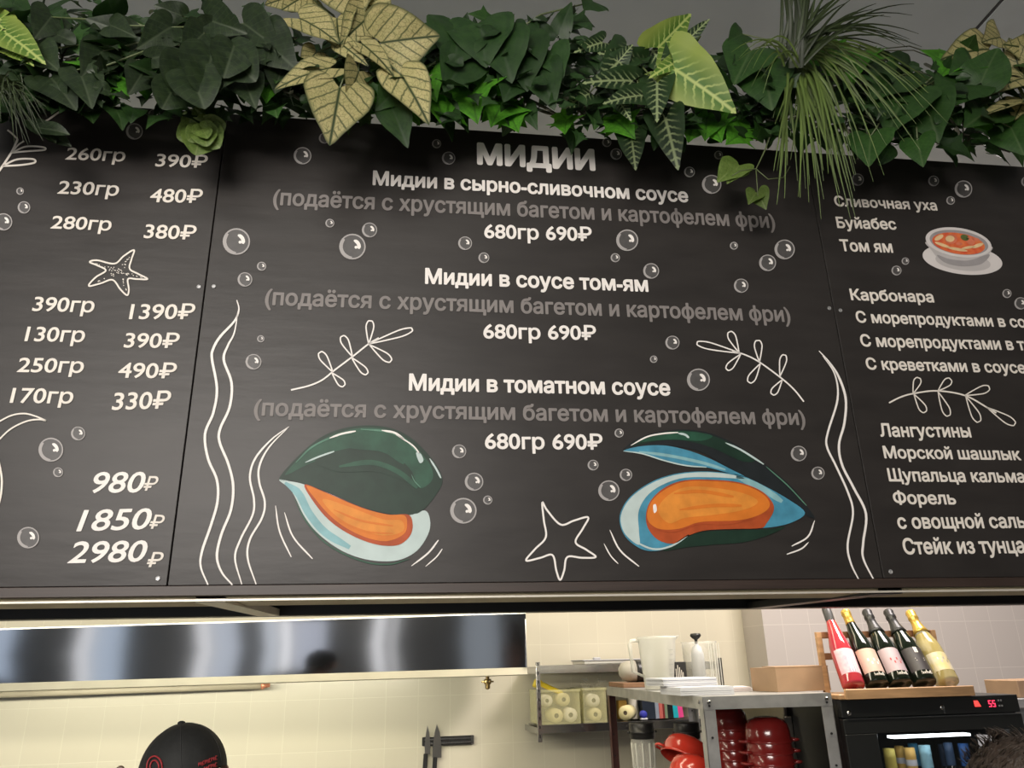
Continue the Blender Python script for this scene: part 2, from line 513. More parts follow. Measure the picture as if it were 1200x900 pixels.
def glyphs(body):
    if body in _glyph: return _glyph[body]
    c = bpy.data.curves.new('lettering', 'FONT'); c.body = body; c.size = 1
    o = bpy.data.objects.new('lettering', c); COL.objects.link(o)
    dg_ = bpy.context.evaluated_depsgraph_get()
    cu = o.evaluated_get(dg_).to_curve(dg_)
    loops = []
    for sp in cu.splines:
        L = []
        if sp.type == 'BEZIER':
            bp = sp.bezier_points; n = len(bp)
            for i in range(n):
                a_, b_ = bp[i], bp[(i + 1) % n]
                p0, p1, p2, p3 = a_.co.xy, a_.handle_right.xy, b_.handle_left.xy, b_.co.xy
                chord = (p3 - p0).length
                flat_ = abs((p1 - p0).cross(p3 - p0)) + abs((p2 - p0).cross(p3 - p0)) < 1e-4
                k = 1 if flat_ or chord < .02 else 4
                for q in range(k):
                    t = q / k; L.append(p0 * (1 - t) ** 3 + p1 * 3 * t * (1 - t) ** 2 + p2 * 3 * t * t * (1 - t) + p3 * t ** 3)
        else:
            L = [p.co.xy for p in sp.points]
        L = [p for i, p in enumerate(L) if (p - L[i - 1]).length > 1e-4]
        if len(L) > 2: loops.append([(p.x, p.y) for p in L])
    o.to_curve_clear()
    bpy.data.objects.remove(o); bpy.data.curves.remove(c)
    pts = []; ed = []
    for L in loops:
        b0 = len(pts); pts += [V(p) for p in L]; ed += [(b0 + i, b0 + (i + 1) % len(L)) for i in range(len(L))]
    vo, _, fo, *_r = delaunay_2d_cdt(pts, ed, [], 0, 1e-5)

    def wind(x, y):
        w_ = 0
        for L in loops:
            for i in range(len(L)):
                (ax, ay), (bx, by) = L[i - 1], L[i]
                if (ay <= y) != (by <= y):
                    if ((bx - ax) * (y - ay) / (by - ay) + ax) > x: w_ += 1 if by > ay else -1
        return w_
    fs = [list(f) for f in fo if wind(sum(vo[i].x for i in f) / 3, sum(vo[i].y for i in f) / 3) != 0]
    _glyph[body] = ([(p.x, p.y) for p in vo], fs, loops)
    return _glyph[body]


CAPH = max(p[1] for p in glyphs('Н')[0])


def letter(root, body, x0, y0, x1, y1, ytop, m=None, bold=.03, prefix=None, shear=0.0, name='lettering'):
    """painted words: baseline from (x0,y0) to (x1,y1), capital height up to ytop at the start (photo pixels)"""
    p0 = B(x0, y0); p1 = B(x1, y1)
    h = B(x0, ytop).z - p0.z
    meas = glyphs(prefix or body)[0]
    gx0 = min(p[0] for p in meas); gx1 = max(p[0] for p in meas)
    vs_, fs, edges = glyphs(body)
    sy = h / (CAPH + 2 * bold * .6)
    d = p1 - p0; sx = d.length / (gx1 - gx0 + 2 * bold); d.normalize()
    ox = gx0 - bold

    def T(x, y, k):
        q = p0 + d * ((x - ox + shear * y) * sx) + V((0, 0, 1)) * ((y + bold * .6) * sy)
        return V((q.x, -.0012 - .0004 * k, q.z))
    mb = MB()
    mb.add([T(x, y, 1) for x, y in vs_], fs)
    cnt = 0
    for L_ in edges:
        for i in range(len(L_)):
            (ax, ay), (bx, by) = L_[i - 1], L_[i]
            cnt += 1; kk = 1.3 + .04 * (cnt % 9)
            dx, dy = bx - ax, by - ay; L = math.hypot(dx, dy) or 1
            nx, ny = -dy / L * bold, dx / L * bold
            mb.add([T(ax + nx, ay + ny, kk), T(bx + nx, by + ny, kk), T(bx - nx, by - ny, kk), T(ax - nx, ay - ny, kk)], [[0, 3, 2, 1]])
            mb.add([T(ax + bold * math.cos(q * PI / 3), ay + bold * math.sin(q * PI / 3), kk + .5) for q in range(6)], [[0, 1, 2, 3, 4, 5]])
    return mb.build(name, m or M_paint, root)


letter(bd_c, 'МИДИИ', 559, 192.5, 698, 200, 167.5, bold=.05, name='heading')
letter(bd_c, 'Мидии в сырно-сливочном соусе', 436.5, 216.8, 807, 237.2, 200, bold=.033)
letter(bd_c, '(подаётся с хрустящим багетом и картофелем фри)', 319.5, 240, 909, 267.5, 221, M_greyp, .026)
letter(bd_c, '680гр 690₽', 567.5, 279, 694, 282.8, 262, bold=.021)
letter(bd_c, 'Мидии в соусе том-ям', 498, 332.5, 760, 342, 314.2, bold=.033)
letter(bd_c, '(подаётся с хрустящим багетом и картофелем фри)', 310, 357.2, 927, 377.5, 337.6, M_greyp, .026)
letter(bd_c, '680гр 690₽', 566.4, 396.6, 699, 398.6, 379, bold=.021)
letter(bd_c, 'Мидии в томатном соусе', 479, 457.5, 786, 463.6, 438, bold=.033)
letter(bd_c, '(подаётся с хрустящим багетом и картофелем фри)', 297, 487, 944.5, 498.2, 467, M_greyp, .026)
letter(bd_c, '680гр 690₽', 568.3, 526, 706.7, 527, 507, bold=.021)

for (t, a_, b_, c_, d_, e_, pre) in (
        ('Сливочная уха', 978.6, 241.6, 1098.8, 246.8, 229.5, None), ('Буйабес', 981.2, 267.2, 1051, 269.2, 254.3, None),
        ('Том ям', 985.5, 294.3, 1046.8, 296.2, 280.6, None), ('Карбонара', 997.4, 351.7, 1095, 354.5, 338.5, None),
        ('С морепродуктами в соусе', 1004, 378, 1203, 384, 364.5, 'С морепродуктами в со'),
        ('С морепродуктами в томатном', 1009.3, 406, 1202, 410.6, 391.8, 'С морепродуктами в т'),
        ('С креветками в соусе', 1015.8, 433, 1203, 437.6, 419.2, None), ('Лангустины', 1032, 511.8, 1138.7, 512.6, 496.2, None),
        ('Морской шашлык', 1036.4, 537, 1197, 539.3, 522.6, None), ('Щупальца кальмара', 1041.8, 564, 1202, 565.5, 548.8, 'Щупальца кальма'),
        ('Форель', 1047.7, 590.6, 1121, 591.2, 575.6, None), ('с овощной сальсой', 1052.7, 619.6, 1203, 618.6, 602.5, 'с овощной саль'),
        ('Стейк из тунца', 1059.6, 649.6, 1202, 648, 630.8, None)):
    letter(bd_r, t, a_, b_, c_, d_, e_, M_cream, .028, pre)

for (t, a_, b_, c_, d_, e_) in (
        ('260гр', 76.3, 187, 145.8, 189.4, 172), ('390₽', 181.6, 195, 242, 197, 179.5), ('230гр', 67, 227, 138.2, 229.6, 211),
        ('480₽', 175, 236.8, 236, 238, 220.3), ('280гр', 59, 267.7, 129.6, 270.5, 252), ('380₽', 168, 279, 228.6, 281, 262),
        ('390гр', 37.3, 364.4, 109.4, 366.2, 346.8), ('1390₽', 151, 374, 227, 374, 355.5), ('130гр', 28.6, 399.7, 98.2, 401, 381.8),
        ('390₽', 144.7, 407.3, 208.7, 407.9, 389.3), ('250гр', 19.5, 436, 96.9, 437, 418.3), ('490₽', 137.6, 442.6, 205.4, 443.6, 424),
        ('170гр', 11.3, 472, 84.5, 473, 453.6), ('330₽', 130.7, 480.5, 198.3, 478.5, 459.3)):
    letter(bd_l, t, a_, b_, c_, d_, e_, M_cream, .015, shear=.02)
for (t, a_, b_, c_, d_, e_, r_) in (
        ('980', 103.9, 577.5, 166, 577, 552, (167, 575, 182, 575, 558)), ('1850', 89.4, 622.6, 173, 620, 596.5, (174, 619.5, 189.5, 620, 603)),
        ('2980', 78.9, 659.9, 168, 658, 633.5, (171, 664.5, 188, 664.5, 647))):
    letter(bd_l, t, a_, b_, c_, d_, e_, M_paint, .014, shear=.16)
    letter(bd_l, '₽', *r_, M_cream, .012, shear=.16)


# ---- painted bubbles
def bubble(root, cx, cy, r):
    m = MB()
    c = [(cx + r * .98 * math.cos(i * PI / 14), cy + r * .95 * math.sin(i * PI / 14)) for i in range(28)]
    m.add([B(x, y, 1) for x, y in c], [list(range(28))], 0)
    stroke(m, c, max(.9, r * .11), 2, 1, True, False)
    a0, a1 = 1.6, 3.9                                     # the thicker lower-left rim
    stroke(m, [(cx + r * .86 * math.cos(a0 + (a1 - a0) * i / 8), cy + r * .84 * math.sin(a0 + (a1 - a0) * i / 8)) for i in range(9)], r * .2, 3, 1, False, False, True)
    stroke(m, [(cx + r * .52 * math.cos(-1.35 + 1.7 * i / 6), cy + r * .5 * math.sin(-1.35 + 1.7 * i / 6)) for i in range(7)], r * .28, 4, 2, False, False, True)
    blob(m, [(cx + r * .28 + r * .12 * math.cos(i * PI / 4), cy + r * .05 + r * .12 * math.sin(i * PI / 4)) for i in range(8)], 4, 2, False)
    m.build('painted_bubble', [M_dim, M_ring, M_paint], root)


for b_ in ((157.5, 154, 9.5), (180.5, 135, 7), (23.5, 224, 4), (28, 243, 7), (4, 260, 10), (59.6, 527, 14), (91.5, 508, 8), (68, 553.5, 5.5), (33, 630, 12.5)):
    bubble(bd_l, *b_)
for b_ in ((277, 283, 15.5), (306.5, 312, 5), (287, 327.5, 8.3), (354.5, 182.5, 10), (380, 162, 6), (386.5, 261.5, 4.8), (433, 269.5, 8.6), (413, 289, 15),
           (545, 285, 7.8), (567, 302, 6), (525.7, 185.3, 7.5), (511.6, 168.5, 5), (305.5, 397, 3.8), (297, 424, 9), (722, 180.5, 6.5), (711, 167, 5),
           (808, 201.5, 6), (834, 216, 11), (842, 181.7, 4.8), (735, 281.5, 12.5), (721, 302, 5), (763, 317.5, 9), (860, 288, 4.3), (919.5, 292.3, 11.5),
           (899.5, 308, 9.6), (868.5, 334.8, 8.2), (788, 401.5, 8), (766, 421, 4), (538, 529, 8), (555.5, 564.5, 10.5), (571.5, 586, 5), (543, 598.5, 15),
           (818.5, 445, 13), (695, 545, 6), (725.5, 507.5, 5), (733.5, 556.5, 7), (713.5, 575, 12), (936, 531.5, 9), (958.5, 554.5, 7.5)):
    bubble(bd_c, *b_)
for b_ in ((1005, 210.5, 7), (1094, 212, 6), (1129, 221.5, 10), (1114, 235, 4.7), (1061, 306, 4), (1050.5, 317, 5.5), (1180, 344, 5), (1196, 355.5, 7), (1203, 213, 6)):
    bubble(bd_r, *b_)


# ---- line drawings
def drawing(root, name, strokes, m=M_paint):
    mb = MB()
    for (pts, wd, *o) in strokes:
        stroke(mb, pts, wd, 2, 0, 'c' in o, 's' not in o, 't' in o)
    return mb.build(name, m, root)


def loop(bx, by, tx, ty, wd):
    dx, dy = tx - bx, ty - by; L = math.hypot(dx, dy); ux, uy = dx / L, dy / L; nx, ny = -uy, ux
    q = [(0, 0), (.35, .28), (.75, .5), (.97, .3), (1.0, 0), (.97, -.3), (.75, -.5), (.35, -.28), (0, 0)]
    return [(bx + ux * u * L + nx * v * wd, by + uy * u * L + ny * v * wd) for u, v in q]


T = lambda p: tr(p, 0, 110, 4.615)
drawing(bd_l, 'painted_sprig', [
    (T([(-20, 440), (60, 320), (95, 245)]), 2.6), (T([(95, 245), (65, 215), (40, 195)]), 2.0), (T([(70, 310), (100, 275), (130, 255)]), 1.8),
    (T([(65, 318), (140, 285), (232, 288), (240, 303), (150, 310), (65, 318)]), 2), (T([(15, 390), (90, 355), (178, 353), (186, 372), (110, 385), (15, 390)]), 2.2),
    (T([(180, 205), (215, 165), (260, 140), (345, 80)]), 2.2)], M_cream)
sf = [(157, 293), (154, 304), (152, 315), (162, 321), (173, 327), (160, 327), (150, 327), (151, 339), (149, 346), (141, 339), (132, 328), (118, 332), (104, 335), (112, 325), (124, 317),
      (114, 311), (105, 307), (114, 305), (134, 309), (145, 300)]
dots = []
for i in range(70):
    a_ = rnd.choice([(152, 300), (166, 325), (148, 341), (110, 332), (110, 308)]); t = rnd.random() ** 1.3
    x = 139 + (a_[0] - 139) * t + rnd.uniform(-4, 4) * (1 - t); y = 318 + (a_[1] - 318) * t + rnd.uniform(-3, 3) * (1 - t)
    dots.append(([(x, y), (x + 1, y + .5)], 1.0, 's'))
drawing(bd_l, 'painted_starfish', [(sf, 1.9, 'c')] + dots, M_cream)
drawing(bd_l, 'painted_seaweed', [
    ([(-3, 495), (13, 487), (28, 484.6), (41, 487.5), (54, 493)], 1.8), ([(-3, 517), (12, 503), (30, 494), (45, 491.5), (54, 493)], 1.8),
    ([(-2, 538), (2, 560), (1, 580), (-3, 596)], 2.4)], M_cream)

T4 = lambda p: tr(p, 240, 150, 3.3333)
T6 = lambda p: tr(p, 220, 420, 3.158)
T7 = lambda p: tr(p, 600, 420, 3.158)
drawing(bd_c, 'painted_seaweed', [
    (T4([(125, 672), (133, 710), (115, 755), (60, 815), (33, 862), (28, 902)]) + T6([(108, 110), (95, 200), (64, 280), (75, 370), (108, 450), (110, 530), (85, 620), (54, 710), (48, 770), (75, 838)]), 3.0, 't'),
    (T4([(130, 715), (115, 800), (90, 850), (74, 905)]) + T6([(162, 90), (155, 180), (120, 260), (118, 310), (150, 390), (168, 470), (160, 560), (125, 650), (108, 730), (125, 790), (165, 838)]), 3.0, 't')])
drawing(bd_c, 'painted_seaweed', [
    (T6([(375, 252), (310, 300), (250, 370), (230, 440), (245, 520), (240, 580), (195, 670), (175, 740), (200, 836)]), 2.4, 't'),
    (T6([(375, 252), (300, 330), (265, 400), (265, 460), (285, 530), (275, 590), (230, 670), (222, 740), (253, 836)]), 2.4, 't')])
drawing(bd_c, 'painted_sprig', [([(341, 457), (362, 452), (378, 445), (393, 433), (413, 418), (432, 403), (444, 396)], 1.9)] +
        [(loop(*q), 1.6) for q in ((432, 403, 434, 376, 9), (432, 403, 483, 386, 8), (433, 404, 458, 423, 9), (413, 418, 401, 394, 9), (412, 419, 430, 438, 8), (390, 436, 375, 413, 9), (389, 437, 403, 452, 8))])
drawing(bd_c, 'painted_sprig', [([(942, 470.7), (931, 457), (916.7, 444), (891, 425), (875, 416.5), (858, 411)], 1.7)] +
        [(loop(*q), 1.5) for q in ((868, 414, 817, 402, 8), (866, 413, 855, 389, 9), (890, 424, 888, 399, 9), (914, 441, 919, 416, 8), (868, 415, 852, 433, 8), (891, 426, 878, 448, 9), (916.7, 445, 905, 462, 8))])
star = [(112, 533), (130, 562), (180, 615), (230, 600), (282, 588), (262, 630), (235, 680), (275, 708), (310, 735), (260, 738), (205, 735), (193, 785), (178, 820), (164, 785), (150, 728), (105, 738), (52, 748), (85, 706), (125, 662), (118, 600)]
drawing(bd_c, 'painted_starfish', [(T7(star), 2.2, 'c')])
drawing(bd_c, 'painted_seaweed', [
    (T7([(1136, -28), (1175, 15), (1210, 70), (1235, 150), (1230, 240), (1210, 320), (1222, 395), (1265, 480), (1310, 575), (1300, 680), (1300, 740), (1340, 822)]), 2.8, 't'),
    (T7([(1150, -10), (1195, 60), (1205, 150), (1170, 270), (1165, 325), (1200, 400), (1245, 500), (1262, 575), (1242, 690), (1255, 760), (1285, 822)]), 2.4, 't')])
MOT = [(T6([(325, 545), (340, 640), (383, 735)]), 1.9, 't'), (T6([(358, 570), (390, 660), (462, 742)]), 1.9, 't'), (T6([(828, 768), (890, 720), (928, 672)]), 2.0, 't'), (T6([(880, 770), (920, 735), (942, 705)]), 1.5, 't')]
for q in MOT: drawing(bd_c, 'painted_motion_line', [q])
for q in [(T7([(362, 635), (400, 710), (470, 770)]), 1.9, 't'), (T7([(340, 685), (365, 730), (393, 760)]), 1.4, 't'), (T7([(1120, 600), (1095, 660), (1035, 695)]), 1.9, 't'), (T7([(1098, 680), (1070, 705), (1017, 725)]), 1.7, 't')]:
    drawing(bd_c, 'painted_motion_line', [q])
Tr = lambda p: tr(p, 940, 380, 4.615)
drawing(bd_r, 'painted_sprig', [(Tr([(470, 425), (530, 395), (600, 375), (730, 360), (880, 385), (1000, 450), (1050, 480)]), 1.8)] +
        [(Tr(loop(*q)), 1.4) for q in ((600, 375, 630, 290, 40), (735, 360, 803, 298, 42), (880, 385, 1012, 343, 42), (605, 378, 665, 474, 40), (735, 365, 792, 494, 42), (885, 390, 957, 526, 44), (1000, 450, 1150, 540, 42))], M_cream)

# ---- painted mussels
G_dk = flat('mussel_dark_green', (.012, .035, .022), .45, .3)
G_md = flat('mussel_green', (.022, .085, .05), .45, .4)
G_hi = flat('mussel_light_green', (.10, .23, .16), .5, .3)
G_bk = flat('mussel_shadow', (.014, .018, .02), .5, .3)
C_pale = flat('shell_pale', (.50, .60, .58), .5, .12)
C_cyan = flat('shell_aqua', (.25, .47, .50), .5, .25)
C_blue = flat('shell_blue', (.07, .29, .42), .5, .35)
O_org = flat('flesh_orange', (.68, .19, .022), .5, .18)
O_lt = flat('flesh_light_orange', (.74, .27, .04), .5, .25)
O_dk = flat('flesh_red_brown', (.45, .08, .02), .5, .3)
MM = [G_dk, G_md, G_hi, G_bk, C_pale, C_cyan, C_blue, O_org, O_lt, O_dk, M_paint]


def art(name, root, items, Tf):
    mb = MB()
    for k, it in enumerate(items):
        if it[0] == 'b': blob(mb, Tf(it[2]), 2 + it[3], it[1])
        else: stroke(mb, Tf(it[2]), it[4], 2 + it[3], it[1], False, True, True)
    return mb.build(name, MM, root)


sh = art('painted_mussel', bd_c, [
    ('b', 0, [(338, 445), (400, 370), (480, 300), (560, 263), (650, 248), (740, 255), (810, 283), (870, 333), (920, 395), (943, 452), (918, 505), (870, 562), (820, 580), (740, 575), (640, 548), (540, 503), (430, 464), (380, 452)], 0),
    ('b', 1, [(360, 432), (420, 362), (500, 300), (580, 268), (660, 256), (740, 264), (800, 290), (860, 345), (900, 400), (905, 450), (860, 480), (830, 430), (760, 370), (660, 345), (560, 350), (450, 390)], 1),
    ('b', 0, [(470, 380), (560, 340), (660, 330), (760, 355), (830, 420), (820, 460), (700, 420), (560, 420)], 2),
    ('s', 2, [(400, 385), (460, 328), (540, 290), (620, 272)], 3, 2.0), ('s', 2, [(640, 262), (740, 272), (810, 305), (875, 375)], 3, 2.2),
    ('s', 1, [(560, 400), (680, 385), (780, 420), (850, 480)], 3, 6), ('s', 1, [(600, 330), (720, 340), (800, 390)], 3, 4)], T6)
art('shell_inside', sh, [
    ('b', 4, [(338, 450), (380, 455), (430, 466), (530, 503), (640, 552), (740, 578), (820, 580), (878, 563), (897, 600), (890, 650), (850, 710), (790, 744), (720, 751), (640, 739), (560, 706), (480, 646), (430, 582), (385, 492)], 0),
    ('s', 5, [(360, 460), (410, 500), (450, 575), (510, 645), (600, 700)], 1, 9), ('s', 1, [(395, 520), (440, 605), (520, 690), (640, 748), (740, 762), (820, 742)], 0, 2.0)], T6)
art('flesh', sh, [
    ('b', 9, [(432, 467), (505, 493), (640, 550), (740, 577), (815, 578), (832, 610), (825, 652), (790, 686), (740, 694), (670, 681), (590, 646), (520, 596), (465, 530)], 2),
    ('b', 7, [(440, 472), (505, 495), (640, 552), (740, 578), (800, 580), (812, 610), (800, 650), (740, 676), (670, 666), (590, 630), (530, 585), (480, 530)], 3),
    ('b', 8, [(500, 520), (600, 550), (720, 595), (790, 600), (795, 640), (720, 655), (620, 625), (540, 575)], 4),
    ('s', 7, [(540, 560), (640, 600), (760, 620)], 5, 2.5), ('s', 7, [(560, 600), (660, 640), (760, 648)], 5, 2.0)], T6)
art('highlight', sh, [
    ('s', 10, [(525, 295), (570, 279), (622, 269)], 5, 2.2), ('s', 10, [(718, 266), (765, 275), (800, 298)], 5, 2.4), ('s', 10, [(770, 282), (830, 320), (858, 352)], 5, 1.6),
    ('b', 4, [(845, 350), (862, 352), (872, 378), (858, 386)], 5), ('s', 4, [(435, 385), (490, 362), (542, 344)], 5, 2.0), ('s', 4, [(895, 370), (920, 410), (937, 443)], 5, 2.2), ('s', 2, [(828, 430), (840, 455), (862, 478)], 5, 1.2)], T6)

sh = art('painted_mussel', bd_c, [
    ('b', 3, [(410, 342), (460, 300), (540, 272), (630, 263), (720, 273), (800, 303), (880, 350), (960, 410), (1040, 480), (1090, 545), (1120, 590), (1080, 575), (980, 502), (870, 440), (780, 392), (700, 347), (600, 325), (500, 322)], 0),
    ('b', 0, [(440, 325), (500, 288), (600, 268), (700, 274), (800, 310), (900, 372), (850, 380), (740, 330), (640, 305), (540, 305)], 1),
    ('b', 1, [(450, 312), (540, 278), (640, 270), (740, 285), (700, 305), (600, 300), (520, 305)], 2),
    ('b', 0, [(560, 712), (640, 665), (720, 640), (940, 632), (1010, 622), (960, 650), (860, 680), (740, 690), (640, 700)], 0)], T7)
art('shell_inside', sh, [
    ('b', 6, [(412, 343), (470, 326), (560, 322), (650, 340), (730, 370), (800, 405), (862, 438), (790, 421), (720, 403), (640, 396), (560, 376), (480, 351)], 1),
    ('s', 4, [(412, 343), (480, 352), (560, 377), (640, 396), (720, 403)], 2, 1.6), ('s', 5, [(470, 345), (580, 360), (700, 385), (790, 412)], 2, 3.5),
    ('b', 6, [(860, 437), (940, 475), (1020, 520), (1084, 570), (1040, 605), (960, 625), (830, 631), (720, 636), (660, 651), (600, 691), (540, 712), (480, 706), (420, 661), (398, 600), (410, 550), (450, 500), (520, 455), (600, 428), (700, 418), (800, 425)], 1),
    ('b', 4, [(860, 445), (800, 428), (700, 421), (600, 432), (520, 460), (452, 504), (414, 552), (402, 600), (420, 652), (470, 690), (470, 640), (470, 560), (520, 490), (620, 445), (740, 440)], 2),
    ('s', 5, [(830, 438), (920, 478), (1000, 530)], 2, 7), ('s', 4, [(440, 670), (520, 705), (590, 694), (655, 652)], 3, 2.2)], T7)
art('flesh', sh, [
    ('b', 9, [(497, 570), (518, 520), (570, 475), (640, 451), (740, 449), (840, 459), (920, 489), (962, 530), (968, 565), (942, 610), (920, 628), (830, 631), (720, 636), (655, 655), (600, 685), (540, 671), (502, 625)], 3),
    ('b', 7, [(500, 575), (520, 525), (572, 482), (640, 456), (740, 454), (840, 464), (915, 493), (952, 530), (945, 560), (900, 585), (830, 600), (700, 605), (620, 630), (550, 632), (510, 610)], 4),
    ('b', 8, [(540, 560), (580, 505), (650, 475), (760, 480), (860, 500), (910, 530), (860, 560), (740, 580), (640, 590), (580, 610)], 5),
    ('s', 9, [(530, 632), (600, 640), (690, 612), (800, 612), (900, 590)], 6, 2.0), ('s', 7, [(600, 500), (700, 492), (820, 512)], 6, 4), ('s', 7, [(620, 560), (740, 545), (850, 545)], 6, 4)], T7)
art('highlight', sh, [
    ('b', 10, [(522, 545), (532, 540), (536, 562), (526, 572)], 6), ('s', 10, [(440, 322), (500, 290), (560, 278), (615, 274)], 4, 1.8), ('s', 4, [(615, 277), (640, 282), (655, 294)], 4, 2.5),
    ('s', 4, [(790, 312), (850, 340), (932, 392)], 4, 2.2), ('s', 2, [(940, 400), (1020, 470), (1090, 545)], 4, 1.4)], T7)

# ---- painted soup bowl
S_w = flat('china_white', (.66, .62, .60), .5, .06); S_g = flat('china_grey', (.33, .31, .31), .5, .15); S_l = flat('china_shade', (.50, .47, .46), .5, .08)
S_o = mat('soup_orange', (.72, .20, .06), .5, noise=1, nscale=55, ncol=(.62, .07, .03)); S_y = flat('soup_noodle', (.85, .60, .32), .5, .3)
S_r = flat('soup_prawn', (.78, .22, .12), .5, .4); S_gr = flat('soup_herb', (.12, .16, .05), .5, .3)
SM = [S_w, S_g, S_l, S_o, S_y, S_r, S_gr]
T8 = lambda p: tr(p, 940, 200, 4.615)


def ell(cx, cy, rx, ry, deg, n=24):
    c, s = math.cos(math.radians(deg)), math.sin(math.radians(deg))
    return [(cx + rx * math.cos(2 * PI * i / n) * c - ry * math.sin(2 * PI * i / n) * s, cy + rx * math.cos(2 * PI * i / n) * s + ry * math.sin(2 * PI * i / n) * c) for i in range(n)]


mb = MB(); blob(mb, T8(ell(867, 480, 217, 80, 7)), 1, 0); blob(mb, T8(ell(870, 492, 150, 48, 7)), 2, 2)
sb = mb.build('painted_soup_bowl', SM, bd_r)
mb = MB()
blob(mb, T8([(672, 385), (700, 430), (740, 480), (790, 512), (860, 524), (940, 520), (990, 495), (1012, 450), (1020, 410), (850, 440)]), 3, 2)
blob(mb, T8([(730, 455), (760, 490), (810, 510), (880, 518), (960, 508), (1000, 480), (1008, 452), (900, 485), (800, 478)]), 4, 1)
mb.build('bowl', SM, sb)
mb = MB(); blob(mb, T8(ell(846, 388, 180, 78, 9)), 5, 0); blob(mb, T8(ell(848, 388, 160, 64, 9)), 6, 1)
mb.build('rim', SM, sb)
mb = MB(); blob(mb, T8(ell(846, 394, 144, 56, 9)), 7, 3)
for (x, y, rx, ry, a_, k) in ((805, 370, 34, 26, 0, 5), (800, 368, 24, 17, 0, 4), (880, 362, 24, 16, 20, 6), (740, 362, 26, 12, -30, 4), (910, 380, 26, 20, 40, 5), (950, 405, 32, 10, -20, 4), (760, 402, 45, 8, 20, 4), (840, 425, 55, 8, 10, 4), (900, 415, 40, 7, -10, 4), (850, 395, 18, 9, 0, 5), (940, 372, 20, 9, 10, 5)):
    blob(mb, T8(ell(x, y, rx, ry, a_, 14)), 8 + (k == 4), k)
mb.build('soup', SM, sb)

# ------------------------------------------------------------------ canopy that carries the boards
x0, x1 = xd1 - PW, xd2 + PW
xm = (x0 + x1) / 2
CD = .80
can = thing('canopy', 'long dark canopy frame carrying the menu boards over the serving hatch', 'canopy', (xm, .35, zb - .03))
m = MB(); m.box((x0, -.004, zb - .0215), (x1, .03, zb - .001), bev=.001); m.build('front_rail', M_wood_rail, can)
m = MB(); m.box((x0, .000, zb - .032), (x1, .012, zb - .028)); m.build('edge_strip', M_strip, can)
m = MB(); m.box((x0, .012, zb - .026), (x1, .22, zb - .01)); m.build('soffit_panel', M_olive, can)
zrb = P(617, 718.5, 1.7 + CD).z
m = MB(); m.box((x0, .22, zrb + .06), (x1, CD, zrb + .075)); m.build('soffit_panel', M_black, can)
m = MB(); m.box((x0, CD - .06, zrb), (x1, CD, zrb + .06), bev=.003); m.build('rear_beam', M_beam, can)
m = MB(); m.box((x0, .019, zb - .01), (x1, .06, zt - .02)); m.build('back_frame', M_beam, can)
m = MB(); m.box((x0, .06, zt - .06), (x1, CD, zt - .03)); m.build('top_shelf', M_beam, can)
for px, py in ((248, 703), (1040, 689)):
    xx = P(px, py, 1.72).x
    m = MB()
    m.prism([(xx - .03, .012, zb - .034), (xx + .03, .012, zb - .034), (xx + .03, CD - .06, zrb - .001), (xx - .03, CD - .06, zrb - .001)], (0, 0, .02))
    m.build('strut', M_strut if px < 600 else M_beam, can)
for xx in (x0 + .3, x1 - .3):                                # hangers up to the ceiling
    m = MB(); m.tube([(xx, .5, zt - .04), (xx, .5, ZC)], .012); m.build('hanger_rod', M_beam, can)

# ------------------------------------------------------------------ kitchen hood
DH = 3.7
hx1 = P(617, 750, DH).x; hx0 = P(-160, 770, DH).x
hzb = P(617, 782, DH).z; hzt = P(617, 719, DH).z
yh = DH - 1.7
dyh = -.02
hood = thing('exhaust_hood', 'long brushed stainless steel exhaust hood above the cooking line', 'exhaust hood', ((hx0 + hx1) / 2, yh + .35, hzb))
hl = P(0, 738, DH).z - hzt; hbl = P(0, 801, DH).z - hzb; xl = P(0, 770, DH).x


def hz(x, right_, left_):
    t = (x - hx1) / (xl - hx1)
    return right_ + (left_ - right_) * t


m = MB()
zt0, zt1, zb0, zb1 = hz(hx0, hzt, hzt + hl), hzt, hz(hx0, hzb, hzb + hbl), hzb
N = 40
vs_ = []; fs = []
for i in range(N + 1):
    t = i / N; x = hx0 + (hx1 - hx0) * t
    for j in range(5):
        s = j / 4
        vs_.append((x, yh + .016 * (1 - s) + .0016 * math.sin(x * 4.1) * math.sin(PI * s), zb0 + (zb1 - zb0) * t + s * (zt0 + (zt1 - zt0) * t - zb0 - (zb1 - zb0) * t)))
for i in range(N):
    for j in range(4):
        q = i * 5 + j; fs.append([q, q + 5, q + 6, q + 1])
m.add(vs_, fs, 0, True)
m.build('front_panel', M_hood, hood)
m = MB()
m.prism([(hx0, yh, zt0), (hx0, yh + .85, zt0), (hx0, yh + .85, zt0 + .02), (hx0, yh, zt0 + .006)], (hx1 - hx0, 0, zt1 - zt0))
m.prism([(hx1, yh + .002, zb1), (hx1, yh + .80, zb1), (hx1, yh + .80, zt1), (hx1, yh + .002, zt1)], (-.004, 0, 0))
m.build('top_and_side', M_steel, hood)
m = MB()
m.prism([(hx0, yh - .002, zb0 - .03), (hx0, yh + .014, zb0), (hx0, yh + .02, zb0), (hx0, yh + .006, zb0 - .034)], (hx1 - hx0, 0, zb1 - zb0))
m.build('drip_lip', mat('lip_steel', (.62, .60, .50), .4, .6, noise=.1), hood)
m = MB()
m.prism([(hx0, yh + .02, zb0 + .02), (hx0, yh + .75, zb0 + .10), (hx0, yh + .75, zb0 + .11), (hx0, yh + .02, zb0 + .03)], (hx1 - hx0 - .01, 0, zb1 - zb0))
m.build('grease_filter', M_steel, hood)
